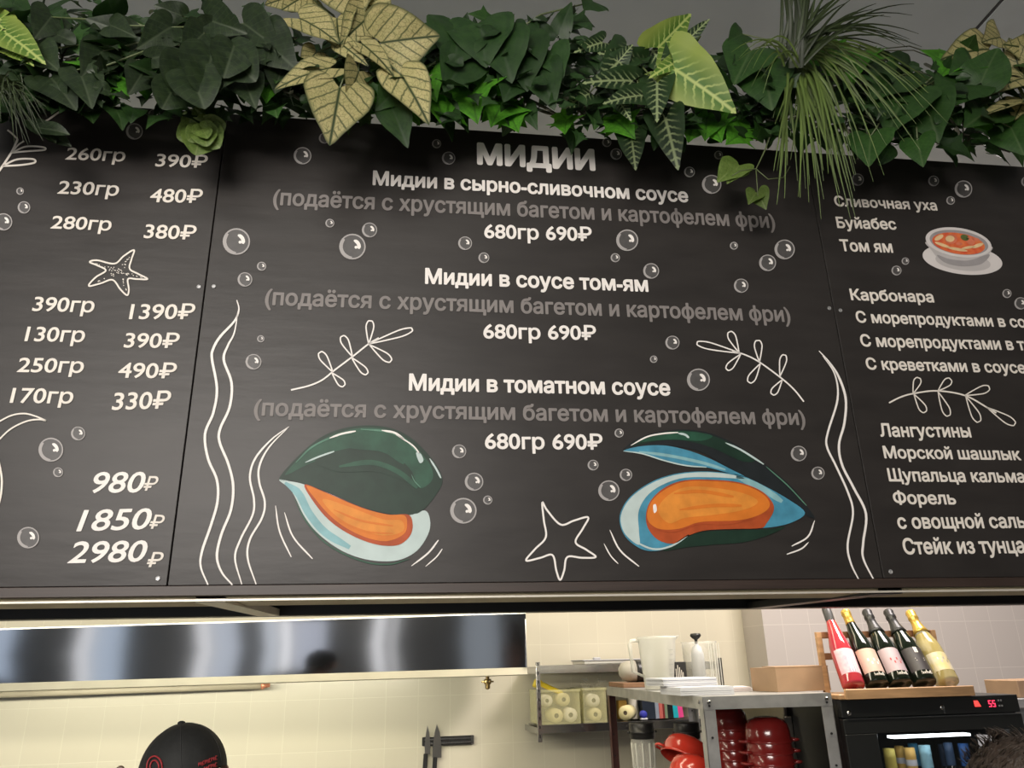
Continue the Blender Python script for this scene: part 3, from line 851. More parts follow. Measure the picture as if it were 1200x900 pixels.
# pale pipe with a copper end below the hood
pe = P(306, 803.5, 4.48); ps = P(-60, 816, 4.33)
pipe = thing('gas_pipe', 'pale horizontal pipe with a copper end under the steel hood', 'pipe', (pe.x, pe.y, pe.z))
m = MB(); m.tube([(ps.x, ps.y, ps.z), pe], .016, 12); m.build('tube', mat('beige_pipe', (.50, .45, .34), .5, noise=.1), pipe)
d = (pe - V((ps.x, ps.y, ps.z))).normalized()
m = MB(); m.tube([pe, pe + d * .012, pe + d * .02, pe + d * .045], [.02, .02, .012, .01], 12); m.build('end_fitting', M_copper, pipe)
m = MB(); m.box((pe.x - .30, pe.y - .03, pe.z - .012), (pe.x - .28, 2.862, pe.z - .004)); m.build('bracket', M_steel, pipe)
# nozzle
nb = P(571.5, 808, 4.0); ntp = P(571.5, 784, 4.0)
noz = thing('sprinkler_nozzle', 'small brass nozzle hanging below the right end of the hood', 'nozzle', tuple(nb))
H = ntp.z - nb.z
m = MB(); m.lathe([(.004, 0), (.012, .004), (.012, H * .25), (.018, H * .27), (.018, H * .5), (.009, H * .52), (.009, H * .8), (.014, H * .82), (.014, H), (.011, H), (.011, H + .2)], Matrix.Translation(nb), 12)
m.build('body', M_brass, noz)
m = MB(); m.tube([nb + V((-.03, 0, H * .38)), nb + V((.03, 0, H * .38))], .004); m.build('cross_pin', M_brass, noz)


# ------------------------------------------------------------------ knives on their rack
def on_wall(px, py, off):
    """a point off metres in front of the tiled back wall"""
    n_ = V((math.sin(ANG), -math.cos(ANG), 0)); d_ = ray(px, py)
    t = ((wall_o + n_ * off) - CAM).dot(n_) / d_.dot(n_)
    return CAM + d_ * t


wx = V((math.cos(ANG), math.sin(ANG), 0)); wn = V((math.sin(ANG), -math.cos(ANG), 0))
a = on_wall(494.5, 869, .0); b = on_wall(554, 868, .0)
rk = thing('knife_rack', 'dark magnetic bar with a steel edge mounted on the cream tiles', 'knife rack', tuple(a))
L = (b - a).dot(wx)
RM = Matrix(((wx.x, -wn.x, 0, a.x), (wx.y, -wn.y, 0, a.y), (0, 0, 1, a.z), (0, 0, 0, 1)))
m = MB(); m.box((0, -.022, -.022), (L, 0, .022), m=RM, bev=.003); m.build('bar', M_blackp, rk)
m = MB()
m.box((.012, -.026, .006), (L - .012, -.021, .014), m=RM); m.box((.012, -.026, -.014), (L - .012, -.021, -.006), m=RM); m.build('magnet_strip', M_steel, rk)
m = MB()
m.box((L - .014, -.026, -.022), (L + .002, 0, .022), m=RM); m.build('end_cap', M_steel, rk)


def knife(px, top, bot, wide, label):
    pt = on_wall(px, top, .028); pb = on_wall(px, bot, .028)
    k = thing('kitchen_knife', label, 'knife', tuple(pb), 'knives on the magnetic bar')
    h = pt.z - pb.z
    KM = Matrix(((wx.x, -wn.x, 0, pb.x), (wx.y, -wn.y, 0, pb.y), (0, 0, 1, pb.z), (0, 0, 0, 1)))
    pts = [(-.45 * wide, 0), (.55 * wide, 0), (.55 * wide, h * .35), (.35 * wide, h * .75), (0, h), (-.25 * wide, h * .75), (-.45 * wide, h * .3)]
    m = MB(); m.prism([KM @ V((x, -.001, z)) for x, z in pts], (KM.to_3x3() @ V((0, -.0025, 0)))); m.build('blade', M_steelb, k)
    m = MB(); m.box((-.013, -.012, -.135), (.010, .008, .004), m=KM @ Matrix.Translation((-.006, 0, 0)) @ Matrix.Rotation(.06, 4, 'Y'), bev=.004); m.build('handle', M_blackp, k)


knife(500.5, 850, 884, .030, 'narrow kitchen knife at the very end of the magnetic bar')
knife(511.5, 848.5, 888, .048, 'broad bladed kitchen knife on the bar beside the narrow knife')

# ------------------------------------------------------------------ wall shelf
yo = .30
a = on_wall(628, 780, yo); ab = on_wall(628, 850, yo)
sL = (on_wall(842, 780, yo) - a).dot(wx)
zu, zl = on_wall(700, 781, yo).z, on_wall(700, 850, yo).z
SM4 = Matrix(((wx.x, -wn.x, 0, a.x), (wx.y, -wn.y, 0, a.y), (0, 0, 1, 0), (0, 0, 0, 1)))
shf = thing('wall_shelf', 'two tier stainless steel wall shelf holding tubs and folders', 'shelf', (a.x, a.y + yo, zl))
for nm, zz in (('upper_shelf', zu), ('lower_shelf', zl)):
    m = MB(); m.box((.02, 0, zz - .005), (sL, yo - .01, zz + .006), m=SM4); m.box((.02, -.004, zz - .03), (sL, .002, zz + .012), m=SM4, bev=.001)
    m.build(nm, M_steel, shf)
for xx in (0, sL):
    m = MB(); m.box((xx, -.004, zl - .07), (xx + .022, .012, zu + .03), m=SM4, bev=.001); m.box((xx, 0, zl - .03), (xx + .004, yo - .004, zl), m=SM4); m.box((xx, 0, zu - .03), (xx + .004, yo - .004, zu), m=SM4)
    for k in range(9): m.box((xx + .008, -.005, zl - .05 + k * .045), (xx + .014, -.0035, zl - .035 + k * .045), 1, m=SM4)
    m.build('bracket', [M_steel, M_blackp], shf)


def sx_(px, off=.28): return (on_wall(px, 840, off) - a).dot(wx)


z0 = zl + .0125


def tub(px0, px1, py, label, rolls):
    xa, xb = sx_(px0), sx_(px1); zt_ = on_wall((px0 + px1) / 2, py, .28).z
    t = thing('storage_tub', label, 'tub', tuple(SM4 @ V(((xa + xb) / 2, .14, z0))), 'clear tubs on the wall shelf')
    m = MB(); e = .006
    for (p, q) in (((xa, .012, z0), (xb, .016, zt_)), ((xa, .24, z0), (xb, .244, zt_)), ((xa, .016, z0), (xa + .004, .24, zt_)), ((xb - .004, .016, z0), (xb, .24, zt_)), ((xa, .012, z0), (xb, .244, z0 + .004))):
        m.box(p, q, m=SM4)
    m.box((xa - .004, .006, zt_ - .012), (xb + .004, .012, zt_), m=SM4); m.box((xa - .004, .006, zt_ - .01), (xa, .248, zt_), m=SM4); m.box((xb, .006, zt_ - .01), (xb + .004, .248, zt_), m=SM4)
    m.build('tub_wall', M_yclear, t)
    for (fx, fz, r, mm) in rolls:                               # rolls of paper lying inside, ends to the front
        c = SM4 @ V((xa + (xb - xa) * fx, .03, z0 + .006 + fz))
        o = MB(); o.lathe([(r * .35, 0), (r, 0), (r, .16), (r * .35, .16)], Matrix.Translation(c) @ Matrix.Rotation(-PI / 2, 4, 'X'), 20, 0, True, False)
        o.lathe([(r * .35, .01), (1e-5, .01)], Matrix.Translation(c) @ Matrix.Rotation(-PI / 2, 4, 'X'), 20, 1, False, False)
        tag(o.build('paper_roll', [mm, M_hole]), 'pale paper roll lying end on inside the ' + label.split(' tub')[0] + ' tub', 'paper roll', label.split(' tub')[0] + ' tub rolls')
    return xa, xb, zt_


xa, xb, zt_ = tub(633, 680, 808, 'yellowish clear tub with a yellow lever on it at the end of the lower shelf', [(.42, .0 + .035, .036, M_roll), (.78, .036, .036, M_roll2), (.2, .112, .03, M_roll2), (.62, .115, .034, M_roll)])
yl = thing('yellow_squeegee', 'bright yellow plastic handle lying across the top of the clear tub', 'handle', tuple(SM4 @ V((xa + .08, .1, zt_))))
m = MB(); RY = SM4 @ Matrix.Translation((xa + .002, .10, zt_ + .042)) @ Matrix.Rotation(.42, 4, 'Y')
m.box((0, -.022, -.012), (.16, .022, .012), m=RY, bev=.005); m.build('grip', M_yellow, yl)
m = MB(); m.box((-.005, -.03, -.03), (.03, .03, .016), m=RY, bev=.006); m.build('head', M_yellow, yl)
xa2, xb2, zt2 = tub(684, 711, 806, 'pale clear tub of paper rolls and crumpled film beside the yellowish tub', [(.55, .034, .034, M_roll), (.5, .105, .034, M_roll2)])
m = MB()
for k in range(26):
    p = SM4 @ V((xa2 + rnd.uniform(.005, xb2 - xa2 - .005), rnd.uniform(.03, .2), zt2 + rnd.uniform(-.02, .035)))
    q = [p + V((rnd.uniform(-.035, .035), rnd.uniform(-.03, .03), rnd.uniform(-.02, .02))) for _ in range(3)]
    m.add([p] + q, [[0, 1, 2], [0, 2, 3]])
tag(m.build('crumpled_film', M_clear), 'crumpled clear plastic film bulging from the top of the pale tub', 'plastic film')['kind'] = 'stuff'
# things further along the lower shelf
c = SM4 @ V((sx_(733), .02, z0 + .042))
m = MB(); r = .038
MR = Matrix.Translation(c) @ Matrix.Rotation(-PI / 2, 4, 'X') @ Matrix.Rotation(.5, 4, 'Y')
m.lathe([(r * .3, 0), (r, 0), (r, .11), (r * .3, .11)], MR, 22, 0, True, False); m.lathe([(r * .3, .004), (1e-5, .004)], MR, 22, 1, False, False)
tag(m.build('label_roll', [M_roll, M_hole]), 'yellow paper roll lying end on beside the folders on the lower shelf', 'paper roll')
m = MB(); c = SM4 @ V((sx_(745, .16), .16, z0)); m.lathe([(.03, 0), (.032, .004), (.032, .125), (.022, .125), (.012, .12)], Matrix.Translation(c), 20)
tag(m.build('paper_roll', M_roll2), 'white paper roll standing upright behind the yellow roll', 'paper roll')
m = MB(); c = SM4 @ V((sx_(725, .12), .17, z0)); m.box(c, c + V((.05, .05, .10)), bev=.004)
tag(m.build('ochre_box', mat('ochre_card', (.62, .36, .06), .6, noise=.15)), 'small ochre carton standing behind the yellow roll', 'box')
fold = [(752, 767, (.02, .028, .045), 'navy blue'), (767, 771.5, (.28, .32, .40), 'blue grey'), (771.5, 776, (.55, .14, .12), 'coral red'), (776, 778, (.22, .03, .03), 'dark maroon'),
        (778, 781.5, (.20, .26, .17), 'sage green'), (781.5, 788, (.008, .012, .014), 'black'), (788, 794, (.02, .42, .52), 'turquoise'), (794, 800, (.78, .07, .28), 'hot pink')]
for i, (p0, p1, c_, nm) in enumerate(fold):
    xa, xb = sx_(p0, .2), sx_(p1, .2)
    lean = .0 if i < 6 else -.05 - .03 * (i - 6)
    h = .125 - .002 * i
    m = MB(); MR = SM4 @ Matrix.Translation((xa, .08, z0 + .002)) @ Matrix.Rotation(lean, 4, 'Y')
    th = max(.004, xb - xa - .001)
    m.box((0, 0, 0), (th, .2, h), 0, m=MR, bev=.001); m.box((.001, .004, .003), (th - .001, .203, h - .004), 1, m=MR)
    tag(m.build('folder', [flat(nm.replace(' ', '_') + '_cover', c_), M_paper]), nm + ' folder standing in the row on the lower wall shelf', 'folder', 'folders on the wall shelf')
sc_ = thing('tape_dispenser', 'small blue and white gadget in front of the navy folder', 'gadget', tuple(SM4 @ V((sx_(757), .03, z0))))
m = MB(); c = SM4 @ V((sx_(756), .035, z0)); m.box(c + V((-.018, 0, 0)), c + V((.022, .03, .012)), bev=.004); m.build('base', M_paper, sc_)
m = MB(); m.lathe([(.003, -.012), (.02, -.012), (.02, .012), (.003, .012)], Matrix.Translation(c + V((0, .015, .03))) @ Matrix.Rotation(PI / 2, 4, 'X'), 16); m.build('wheel', flat('royal_blue', (.05, .06, .45)), sc_)
# pale box lid on the upper shelf
c0 = SM4 @ V((sx_(691), .05, zu + .0125)); c1 = SM4 @ V((sx_(762), .05, zu + .0125))
lid = thing('tray', 'flat white and silver tray lying on the upper wall shelf', 'tray', tuple(c0))
m = MB(); m.box((sx_(688), .02, zu + .013), (sx_(768), .25, zu + .032), m=SM4, bev=.003); m.build('pan', mat('tray_silver', (.75, .74, .70), .35, .4, noise=.08), lid)
m = MB(); m.box((sx_(688) - .008, .014, zu + .030), (sx_(768), .256, zu + .036), m=SM4, bev=.002); m.box((sx_(700), .02, zu + .036), (sx_(708), .05, zu + .048), m=SM4, bev=.003); m.build('rim', M_paper, lid)

# ------------------------------------------------------------------ angle iron rack
zk = 1.58
Nn = PZ(823, 816.5, zk); Ff = PZ(711, 804.5, zk)
dv = (Ff - Nn); dlen = dv.length; dv.normalize()
rv = V((-dv.y, dv.x, 0)) * -1.0
if rv.x < 0: rv = -rv
rw = .47
RK = Matrix(((rv.x, dv.x, 0, Nn.x), (rv.y, dv.y, 0, Nn.y), (0, 0, 1, 0), (0, 0, 0, 1)))      # local x across, y to the back
rack = thing('storage_rack', 'bolted grey angle iron rack with open shelves of red bowls', 'rack', tuple(RK @ V((rw / 2, dlen / 2, 0))))
M_rust = mat('brown_steel', (.10, .035, .03), .45, .2, noise=.3, nscale=20)
for (x, y, sx, sy, mm) in ((0, 0, 1, 1, M_zinc), (rw, 0, -1, 1, M_zinc), (0, dlen, 1, -1, M_rust), (rw, dlen, -1, -1, M_zinc)):
    m = MB()
    m.box((x, y, 0), (x + sx * .042, y + sy * .003, zk), m=RK); m.box((x, y, 0), (x + sx * .003, y + sy * .042, zk), m=RK)
    for k in range(8):
        zz = zk - .03 - k * .1
        m.lathe([(.004, -.0012), (.004, .004)], RK @ Matrix.Translation((x + sx * .021, y, zz)) @ Matrix.Rotation(PI / 2, 4, 'X'), 8, 1, False)
    m.build('post', [mm, M_blackp], rack)
for nm, zz in (('top_shelf', zk), ('shelf', 1.18), ('shelf', .70), ('shelf', .22)):
    m = MB()
    m.box((.003, .003, zz - .006), (rw - .003, dlen - .003, zz), m=RK)
    m.box((0.001, -.001, zz - .042), (rw - .001, .002, zz), m=RK); m.box((.001, dlen - .002, zz - .042), (rw - .001, dlen + .001, zz), m=RK)
    m.box((-.001, .001, zz - .042), (.002, dlen - .001, zz), m=RK); m.box((rw - .002, .001, zz - .042), (rw + .001, dlen - .001, zz), m=RK)
    m.build(nm, M_zinc, rack)
for (x, y) in ((.021, -.002), (rw - .021, -.002), (-.002, .03)):
    m = MB(); rot = Matrix.Rotation(PI / 2, 4, 'X') if x > 0 else Matrix.Rotation(-PI / 2, 4, 'Y')
    m.lathe([(.007, 0), (.007, .003), (.004, .005)], RK @ Matrix.Translation((x, y, zk - .018)) @ rot, 6, 0, False); m.build('bolt', M_steel, rack)


def rk_at(px, py, z=zk):
    q = PZ(px, py, z)
    return RK.inverted() @ q


def at(q, dz=0): return RK @ V((q[0], q[1], q[2] + dz))


# brown board with a dark-ended machine at the far end
q = V((rw * .42, dlen - .16, zk))
bx = thing('wooden_board', 'brown wooden board lying at the far end of the rack top', 'board', tuple(at(q)))
m = MB(); m.box((.01, dlen - .32, zk), (rw - .02, dlen - .01, zk + .022), m=RK, bev=.002); m.build('plank', mat('brown_board', (.28, .15, .08), .6, noise=.25, stretch=(3, 10, 10)), bx)
mach = thing('vacuum_canister', 'rounded grey appliance with a black end on the brown board', 'appliance', tuple(at((.14, dlen - .2, zk + .022))))
c = at((.02, dlen - .2, zk + .022 + .052))
MX = Matrix.Translation(c) @ Matrix.Rotation(math.atan2(rv.y, rv.x), 4, 'Z') @ Matrix.Rotation(PI / 2, 4, 'Y')
m = MB(); m.lathe([(1e-4, -.0), (.02, .004), (.04, .018), (.05, .045), (.051, .085)], MX, 20); m.build('housing', mat('warm_grey_plastic', (.42, .40, .34), .4, noise=.08), mach)
m = MB(); m.lathe([(.052, .086), (.053, .10), (.05, .104), (.053, .11), (.05, .114), (.053, .12), (.05, .17), (.03, .18), (1e-4, .18)], MX, 20); m.build('end_cap', M_blackp, mach)


# measuring jug
def jug(c, h, r0, r1, label):
    t = thing('measuring_jug', label, 'jug', tuple(c))
    m = MB(); MT = Matrix.Translation(c)
    m.lathe([(1e-4, 0), (r0 * .96, 0), (r0, .006), (r1 * .985, h * .94), (r1, h * .95), (r1 + .004, h), (r1 - .001, h), (r1 - .004, h * .95), (r0 - .004, .01), (1e-4, .008)], MT, 32, 0, True, False)
    m.build('body', M_milky, t)
    m = MB(); m.tube([c + V((-r1 * .98, 0, h * .93)), c + V((-r1 - .035, -.005, h * .93)), c + V((-r1 - .042, -.006, h * .86)), c + V((-r1 - .034, -.006, h * .35)), c + V((-r0 * .98 - .004, 0, h * .25))], [.008, .008, .009, .008, .006], 8)
    m.build('handle', M_milky, t)
    m = MB(); m.prism([c + V((r1 * .8, -.03, h)), c + V((r1 + .022, 0, h + .004)), c + V((r1 * .8, .03, h)), c + V((r1 * .9, 0, h * .88))], (0, 0, -.003)); m.build('spout', M_milky, t)
    m = MB()
    for k in range(7):
        a_ = -PI / 2 + .45; rr = r0 + (r1 - r0) * (.2 + .09 * k) + .0015; zz = h * (.2 + .09 * k)
        p = c + V((rr * math.cos(a_), rr * math.sin(a_), zz)); m.box(p - V((.012, .001, .0008)), p + V((.012, .001, .0008)))
    m.build('scale_marks', M_zinc, t)
    return t


jc = PZ(766, 808.5, zk)
jq = RK.inverted() @ jc; jq.x = max(.085, min(jq.x, rw - .09)); jc = RK @ jq
dj = jc.y + 1.7
hj = P(768, 746, dj).z - zk
jug(jc, hj, 36 / 958 * dj / 2, 46.5 / 958 * dj / 2, 'tall milky measuring jug with a handle on the rack top')

# black printed box, clear pitcher with plunger behind the papers
pc = PZ(798, 808, zk); q = RK.inverted() @ pc; q.x = max(q.x, .25); pc = RK @ q; dpc = pc.y + 1.7
pl = P(788, 790, dpc); pr = P(805, 790, dpc); ptp = P(796, 775.5, dpc).z
bxx = thing('printed_box', 'small black box with pale vertical marks between the jugs', 'box', (pc.x, pc.y, zk))
m = MB(); m.box((pl.x, pl.y, zk), (pr.x, pl.y + .05, ptp), bev=.002); m.build('carton', M_blackp, bxx)
m = MB()
for k, (u, h0, h1) in enumerate(((.25, .45, .75), (.38, .4, .88), (.5, .4, .8), (.62, .4, .7), (.72, .42, .62))):
    xx = pl.x + (pr.x - pl.x) * u; hh = ptp - zk; m.box((xx, pl.y - .001, zk + hh * h0 * .8), (xx + .003, pl.y + .001, zk + hh * h1))
m.build('printed_mark', M_cream, bxx)
pc = PZ(824, 806, zk); q = RK.inverted() @ pc; q.x = min(max(q.x, .09), rw - .075); pc = RK @ q; dpc = pc.y + 1.7
pw = 41 / 958 * dpc; pt_ = P(820, 752, dpc).z - zk
pit = thing('clear_pitcher', 'clear plastic square pitcher with vertical ribs behind the stacked papers', 'pitcher', (pc.x, pc.y, zk))
m = MB(); r = pw / 2 - .002
n_ = 24; ring0 = []; rings = []
for (s, z) in ((.86, .0), (.9, .004), (.98, pt_ * .95), (1.02, pt_), (.98, pt_), (.95, pt_ * .95), (.87, .008)):
    ring = []
    for k in range(n_):
        a_ = 2 * PI * k / n_; ca, sa = math.cos(a_), math.sin(a_); e = 4
        rr = r * s / ((abs(ca) ** e + abs(sa) ** e) ** (1 / e)); ring.append(V((pc.x + rr * ca, pc.y + rr * sa * .8, zk + z)))
    rings.append(ring)
vs_ = [p for q in rings for p in q]
m.add(vs_, [[j * n_ + k, j * n_ + (k + 1) % n_, (j + 1) * n_ + (k + 1) % n_, (j + 1) * n_ + k] for j in range(len(rings) - 1) for k in range(n_)] + [list(range(n_))], 0, True)
m.build('body', M_clear, pit)
m = MB()
for u in (.3, .42, .62, .78, .92): m.box((pc.x + r * u - .002, pc.y - r * .83, zk + .01), (pc.x + r * u + .002, pc.y - r * .80, zk + pt_ * .96))
m.build('rib', M_milky, pit)
bc = V((pc.x - .012, pc.y - .0, zk + .010)); hb = P(818, 757, dpc).z - zk
bt = thing('pump_bottle', 'pale bottle with a black plunger knob standing inside the clear pitcher', 'bottle', tuple(bc))
m = MB(); m.lathe([(1e-4, 0), (.030, 0), (.031, .006), (.029, hb * .75), (.020, hb * .93), (.010, hb * .96), (.010, hb)], Matrix.Translation(bc), 20); m.build('body', mat_plastic('frosted_plastic', (.66, .68, .72), .8), bt)
kt = P(810, 742, dpc).z - bc.z
m = MB(); m.lathe([(.007, hb - .01), (.007, kt - .03), (.018, kt - .022), (.026, kt - .012), (.022, kt - .002), (1e-4, kt)], Matrix.Translation(bc), 18); m.build('plunger', M_blackp, bt)


# stacked papers
def slab(name, px0, px1, pyb, h, depth, rot, label, zbase, mm=M_paper, g='papers on the rack top', x_in=None):
    p = PZ((px0 + px1) / 2, pyb, zbase)
    wdt = (px1 - px0) / 958 * (p.y + 1.7)
    m = MB(); MR = Matrix.Translation((p.x, p.y + depth / 2, zbase)) @ Matrix.Rotation(rot, 4, 'Z')
    n2 = max(2, int(h / .006))
    for k in range(n2):
        j = rnd.uniform(-.003, .003)
        m.box((-wdt / 2 + j, -depth / 2 + j, h * k / n2), (wdt / 2 + j, depth / 2 + j, h * (k + 1) / n2 - .0006), m=MR)
    return tag(m.build(name, mm), label, 'paper stack', g)


slab('paper_stack', 793, 862, 814.5, .028, .20, .05, 'white paper stack lying lowest at the near corner of the rack top', zk + .001)
slab('paper_stack', 771, 842, 803.5, .028, .16, .12, 'white paper stack lying topmost, sticking out over the rack edge', zk + .030)
slab('paper_stack', 852, 886, 810, .016, .16, -.2, 'loose pinkish white sheets beside the cardboard box', zk + .001, mat('pinkish_paper', (.70, .62, .64), .7, noise=.08))
# rolled paper beside the box
p = PZ(893, 808, zk)
m = MB(); m.tube([p + V((-.03, .02, .014)), p + V((.03, -.005, .016))], [.012, .014], 12)
tag(m.build('rolled_napkin', M_roll2), 'small rolled pale paper against the end of the cardboard box', 'paper roll')
# cardboard box
p0 = PZ(912, 811, zk + .001); dB = p0.y + 1.7
p1 = P(977, 808, dB); ztb = P(940, 781, dB).z
box = thing('cardboard_box', 'brown cardboard box lying at the right front of the rack top', 'box', (p0.x, p0.y, zk))
m = MB()
m.prism([(p0.x, p0.y, zk + .001), (p1.x, p0.y + .02, zk + .001), (p1.x - .02, p0.y + .20, zk + .001), (p0.x - .02, p0.y + .18, zk + .001)], (0, 0, ztb - zk - .003)); m.build('carton', M_card, box)
m = MB()
m.prism([(p0.x - .001, p0.y - .001, ztb - .002), (p1.x + .002, p0.y + .019, ztb - .002), (p1.x - .01, p0.y + .10, ztb), (p0.x - .012, p0.y + .09, ztb)], (0, 0, .003)); m.build('flap', M_card, box)

# bowls: nested, upside down, on the shelf of the rack
ZS = 1.18


def bowl(name, c, r, h, mm, label, group, tilt=None, lug=True, cat='bowl'):
    MT = Matrix.Translation(c)
    if tilt is not None: MT = MT @ tilt
    t = thing(name, label, cat, tuple(c), group)
    m = MB()
    prof = [(r, 0), (r * 1.035, .004), (r * 1.02, .009), (r * .985, .012), (r * .97, h * .45), (r * .9, h * .75), (r * .75, h * .93), (r * .55, h), (r * .5, h + .004), (r * .44, h + .003), (1e-4, h + .001)]
    m.lathe(prof + [], MT, 36, 0, True, False)
    m.lathe([(r, 0), (r * .95, .01), (r * .93, h * .45), (r * .85, h * .73), (r * .5, h - .006), (1e-4, h - .006)], MT, 36, 0, True, False)
    m.build('shell', mm, t)
    if lug:
        for s in (-1, 1):
            m = MB(); m.tube([MT @ V((s * r * .98, -.03, .009)), MT @ V((s * (r + .022), -.024, .008)), MT @ V((s * (r + .026), 0, .008)), MT @ V((s * (r + .022), .024, .008)), MT @ V((s * r * .98, .03, .009))], .0055, 8)
            m.build('handle', mm, t)
    return t


def stack(px, top, wpx, n, mm, where, rise, D):
    tp = P(px, top, D); r = wpx / 2 / 930 * D
    h = .085
    base = tp.z - h
    words_ = ['topmost', 'second from the top', 'third from the top', 'fourth from the top', 'fifth from the top', 'sixth from the top', 'seventh from the top', 'eighth from the top', 'ninth from the top', 'tenth from the top', 'eleventh from the top', 'twelfth from the top', 'lowest']
    k = 0; zz = base
    cnt = int((base - ZS) / rise) + 1
    rise2 = (base - ZS - .001) / (cnt - 1)
    for k in range(cnt):
        bowl('red_bowl', V((tp.x, tp.y, base - rise2 * k)), r, h, mm, 'upturned dark red bowl, %s of the %s' % (words_[min(k, 12)] if k < cnt - 1 else 'lowest', where), 'bowls in the ' + where, lug=True)


stack(897, 841, 52, 6, M_red, 'stack near the steel cabinet', .036, 3.0)
stack(853, 829, 42, 6, M_red, 'stack behind the near post', .034, 3.22)
# two bright red pans leaning at the front of the shelf
for (px, py, wd, lab, tl, D) in ((803, 893, 58, 'bright red enamel bowl tipped on its side behind its twin', (-.25, .5), 3.25), (812, 917, 56, 'bright red enamel bowl tipped forward below its twin', (-.2, .28), 3.06)):
    c = P(px, py, D)
    bowl('red_bowl', c, wd / 2 / 930 * D, .085, M_red_lit, lab, 'bright red bowls', Matrix.Rotation(tl[0], 4, 'X') @ Matrix.Rotation(tl[1], 4, 'Y'))


# blender cups
def cup(px, top, wpx, D, label):
    tp = P(px, top, D); r = wpx / 2 / 930 * D
    t = thing('blender_cup', label, 'blender cup', (tp.x, tp.y, ZS + .001), 'blender cups on the rack shelf')
    MT = Matrix.Translation((tp.x, tp.y, 0)); H = tp.z
    m = MB()
    m.lathe([(r * .72, H - .066), (r * .95, H - .064), (r, H - .058), (r, H - .042), (r * 1.06, H - .041), (r * 1.06, H - .034), (r, H - .033), (r, H - .004), (r * .97, H), (r * .7, H), (1e-4, H - .002)], MT, 30)
    for k in range(2):
        m.tube([V((tp.x + (-1) ** k * r * 1.02, tp.y, H - .038)), V((tp.x + (-1) ** k * r * 1.2, tp.y, H - .037))], .005)
    m.build('lid', M_blackp, t)
    m = MB(); m.lathe([(1e-4, ZS + .001), (r * .8, ZS + .001), (r * .82, ZS + .01), (r * .93, H - .064), (r * .89, H - .064), (r * .78, ZS + .012), (1e-4, ZS + .01)], MT, 30, 0, True, False)
    m.build('jar', M_clear, t)
    m = MB()
    for k in range(10):
        a_ = 2 * PI * k / 10; m.tube([(tp.x + r * .82 * math.cos(a_), tp.y + r * .82 * math.sin(a_), ZS + .02), (tp.x + r * .93 * math.cos(a_), tp.y + r * .93 * math.sin(a_), H - .08)], .0035, 6)
    m.build('rib', M_milky, t)


cup(751.5, 847, 28.5, 3.66, 'black lidded clear blender cup standing beside the brown rack post')
cup(804, 846.5, 29, 3.45, 'black lidded clear blender cup rising behind the bright red bowls')

# ------------------------------------------------------------------ stainless cabinet beside the fridge
DC = 3.15
DF_ = 2.75
xa, xb = P(926, 860, DC).x, P(985, 830, DF_).x - .02
zc = P(940, 826, DC).z
cab = thing('steel_cabinet', 'dull stainless steel cabinet between the rack and the wine fridge', 'cabinet', ((xa + xb) / 2, DC - 1.4, 0))
M_cab = mat('dull_stainless', (.32, .29, .24), .3, 1.0, noise=.35, nscale=2.5)
m = MB(); m.box((xa, DC - 1.7, .1), (xb, DC - 1.1, zc), bev=.004); m.build('body', M_cab, cab)
m = MB(); m.box((xa + .01, DC - 1.712, .14), (xb - .01, DC - 1.7, zc - .04), bev=.003); d_ = m.build('door', M_cab, cab)
m = MB(); m.tube([(xb - .05, DC - 1.72, .8), (xb - .05, DC - 1.745, .82), (xb - .05, DC - 1.745, 1.1), (xb - .05, DC - 1.72, 1.12)], .007); m.build('handle', M_steel, d_)
m = MB(); m.box((xa + .02, DC - 1.66, 0), (xb - .02, DC - 1.14, .1)); m.build('plinth', M_blackp, cab)

# ------------------------------------------------------------------ wine fridge
DF = 2.75
yf = DF - 1.7
fx0, fx1 = P(986, 830, DF).x, P(1196, 830, DF).x
fzt = P(1090, 817, DF).z
fr = thing('wine_fridge', 'black wine fridge with a glass door and red digital display', 'fridge', ((fx0 + fx1) / 2, yf + .28, 0))
FD = .52
zd = P(1090, 839.5, DF).z                                      # top of the door
m = MB(); s = .025
m.box((fx0, yf + .03, 0.06), (fx0 + s, yf + FD, fzt)); m.box((fx1 - s, yf + .03, .06), (fx1, yf + FD, fzt)); m.box((fx0 + s, yf + .03, fzt - s), (fx1 - s, yf + FD, fzt))
m.box((fx0 + s, yf + FD - .02, .06), (fx1 - s, yf + FD, fzt - s)); m.box((fx0 + s, yf + .03, .06), (fx1 - s, yf + FD, .1))
m.build('body', M_fridge, fr)
m = MB(); m.box((fx0, yf + .002, zd + .004), (fx1, yf + .03, fzt), bev=.002); cp = m.build('control_panel', M_fridge, fr)
gx0, gx1 = P(1030, 870, DF).x, P(1186, 870, DF).x
gz1 = P(1090, 857, DF).z
m = MB()
m.box((fx0, yf, gz1), (fx1, yf + .028, zd), bev=.002); m.box((fx0, yf, .1), (gx0, yf + .028, gz1), bev=.002); m.box((gx1, yf, .1), (fx1, yf + .028, gz1), bev=.002); m.box((gx0, yf, .1), (gx1, yf + .028, .24), bev=.002)
door = m.build('door', M_fridge, fr)
m = MB(); m.box((gx0, yf + .008, .24), (gx1, yf + .012, gz1)); m.build('glass_pane', M_glassd, door)
m = MB(); m.box((fx0 + .015, yf - .003, zd - .002), (fx1 - .01, yf + .002, zd + .001)); m.build('door_edge', M_steel, door)
m = MB(); lk = P(1104, 829, DF); m.lathe([(.009, 0), (.009, .006), (.006, .008), (1e-4, .008)], Matrix.Translation((lk.x, yf + .003, lk.z)) @ Matrix.Rotation(PI / 2, 4, 'X'), 16); m.box((lk.x - .0012, yf - .007, lk.z - .02), (lk.x + .004, yf - .004, lk.z)); m.build('lock', M_steel, cp)
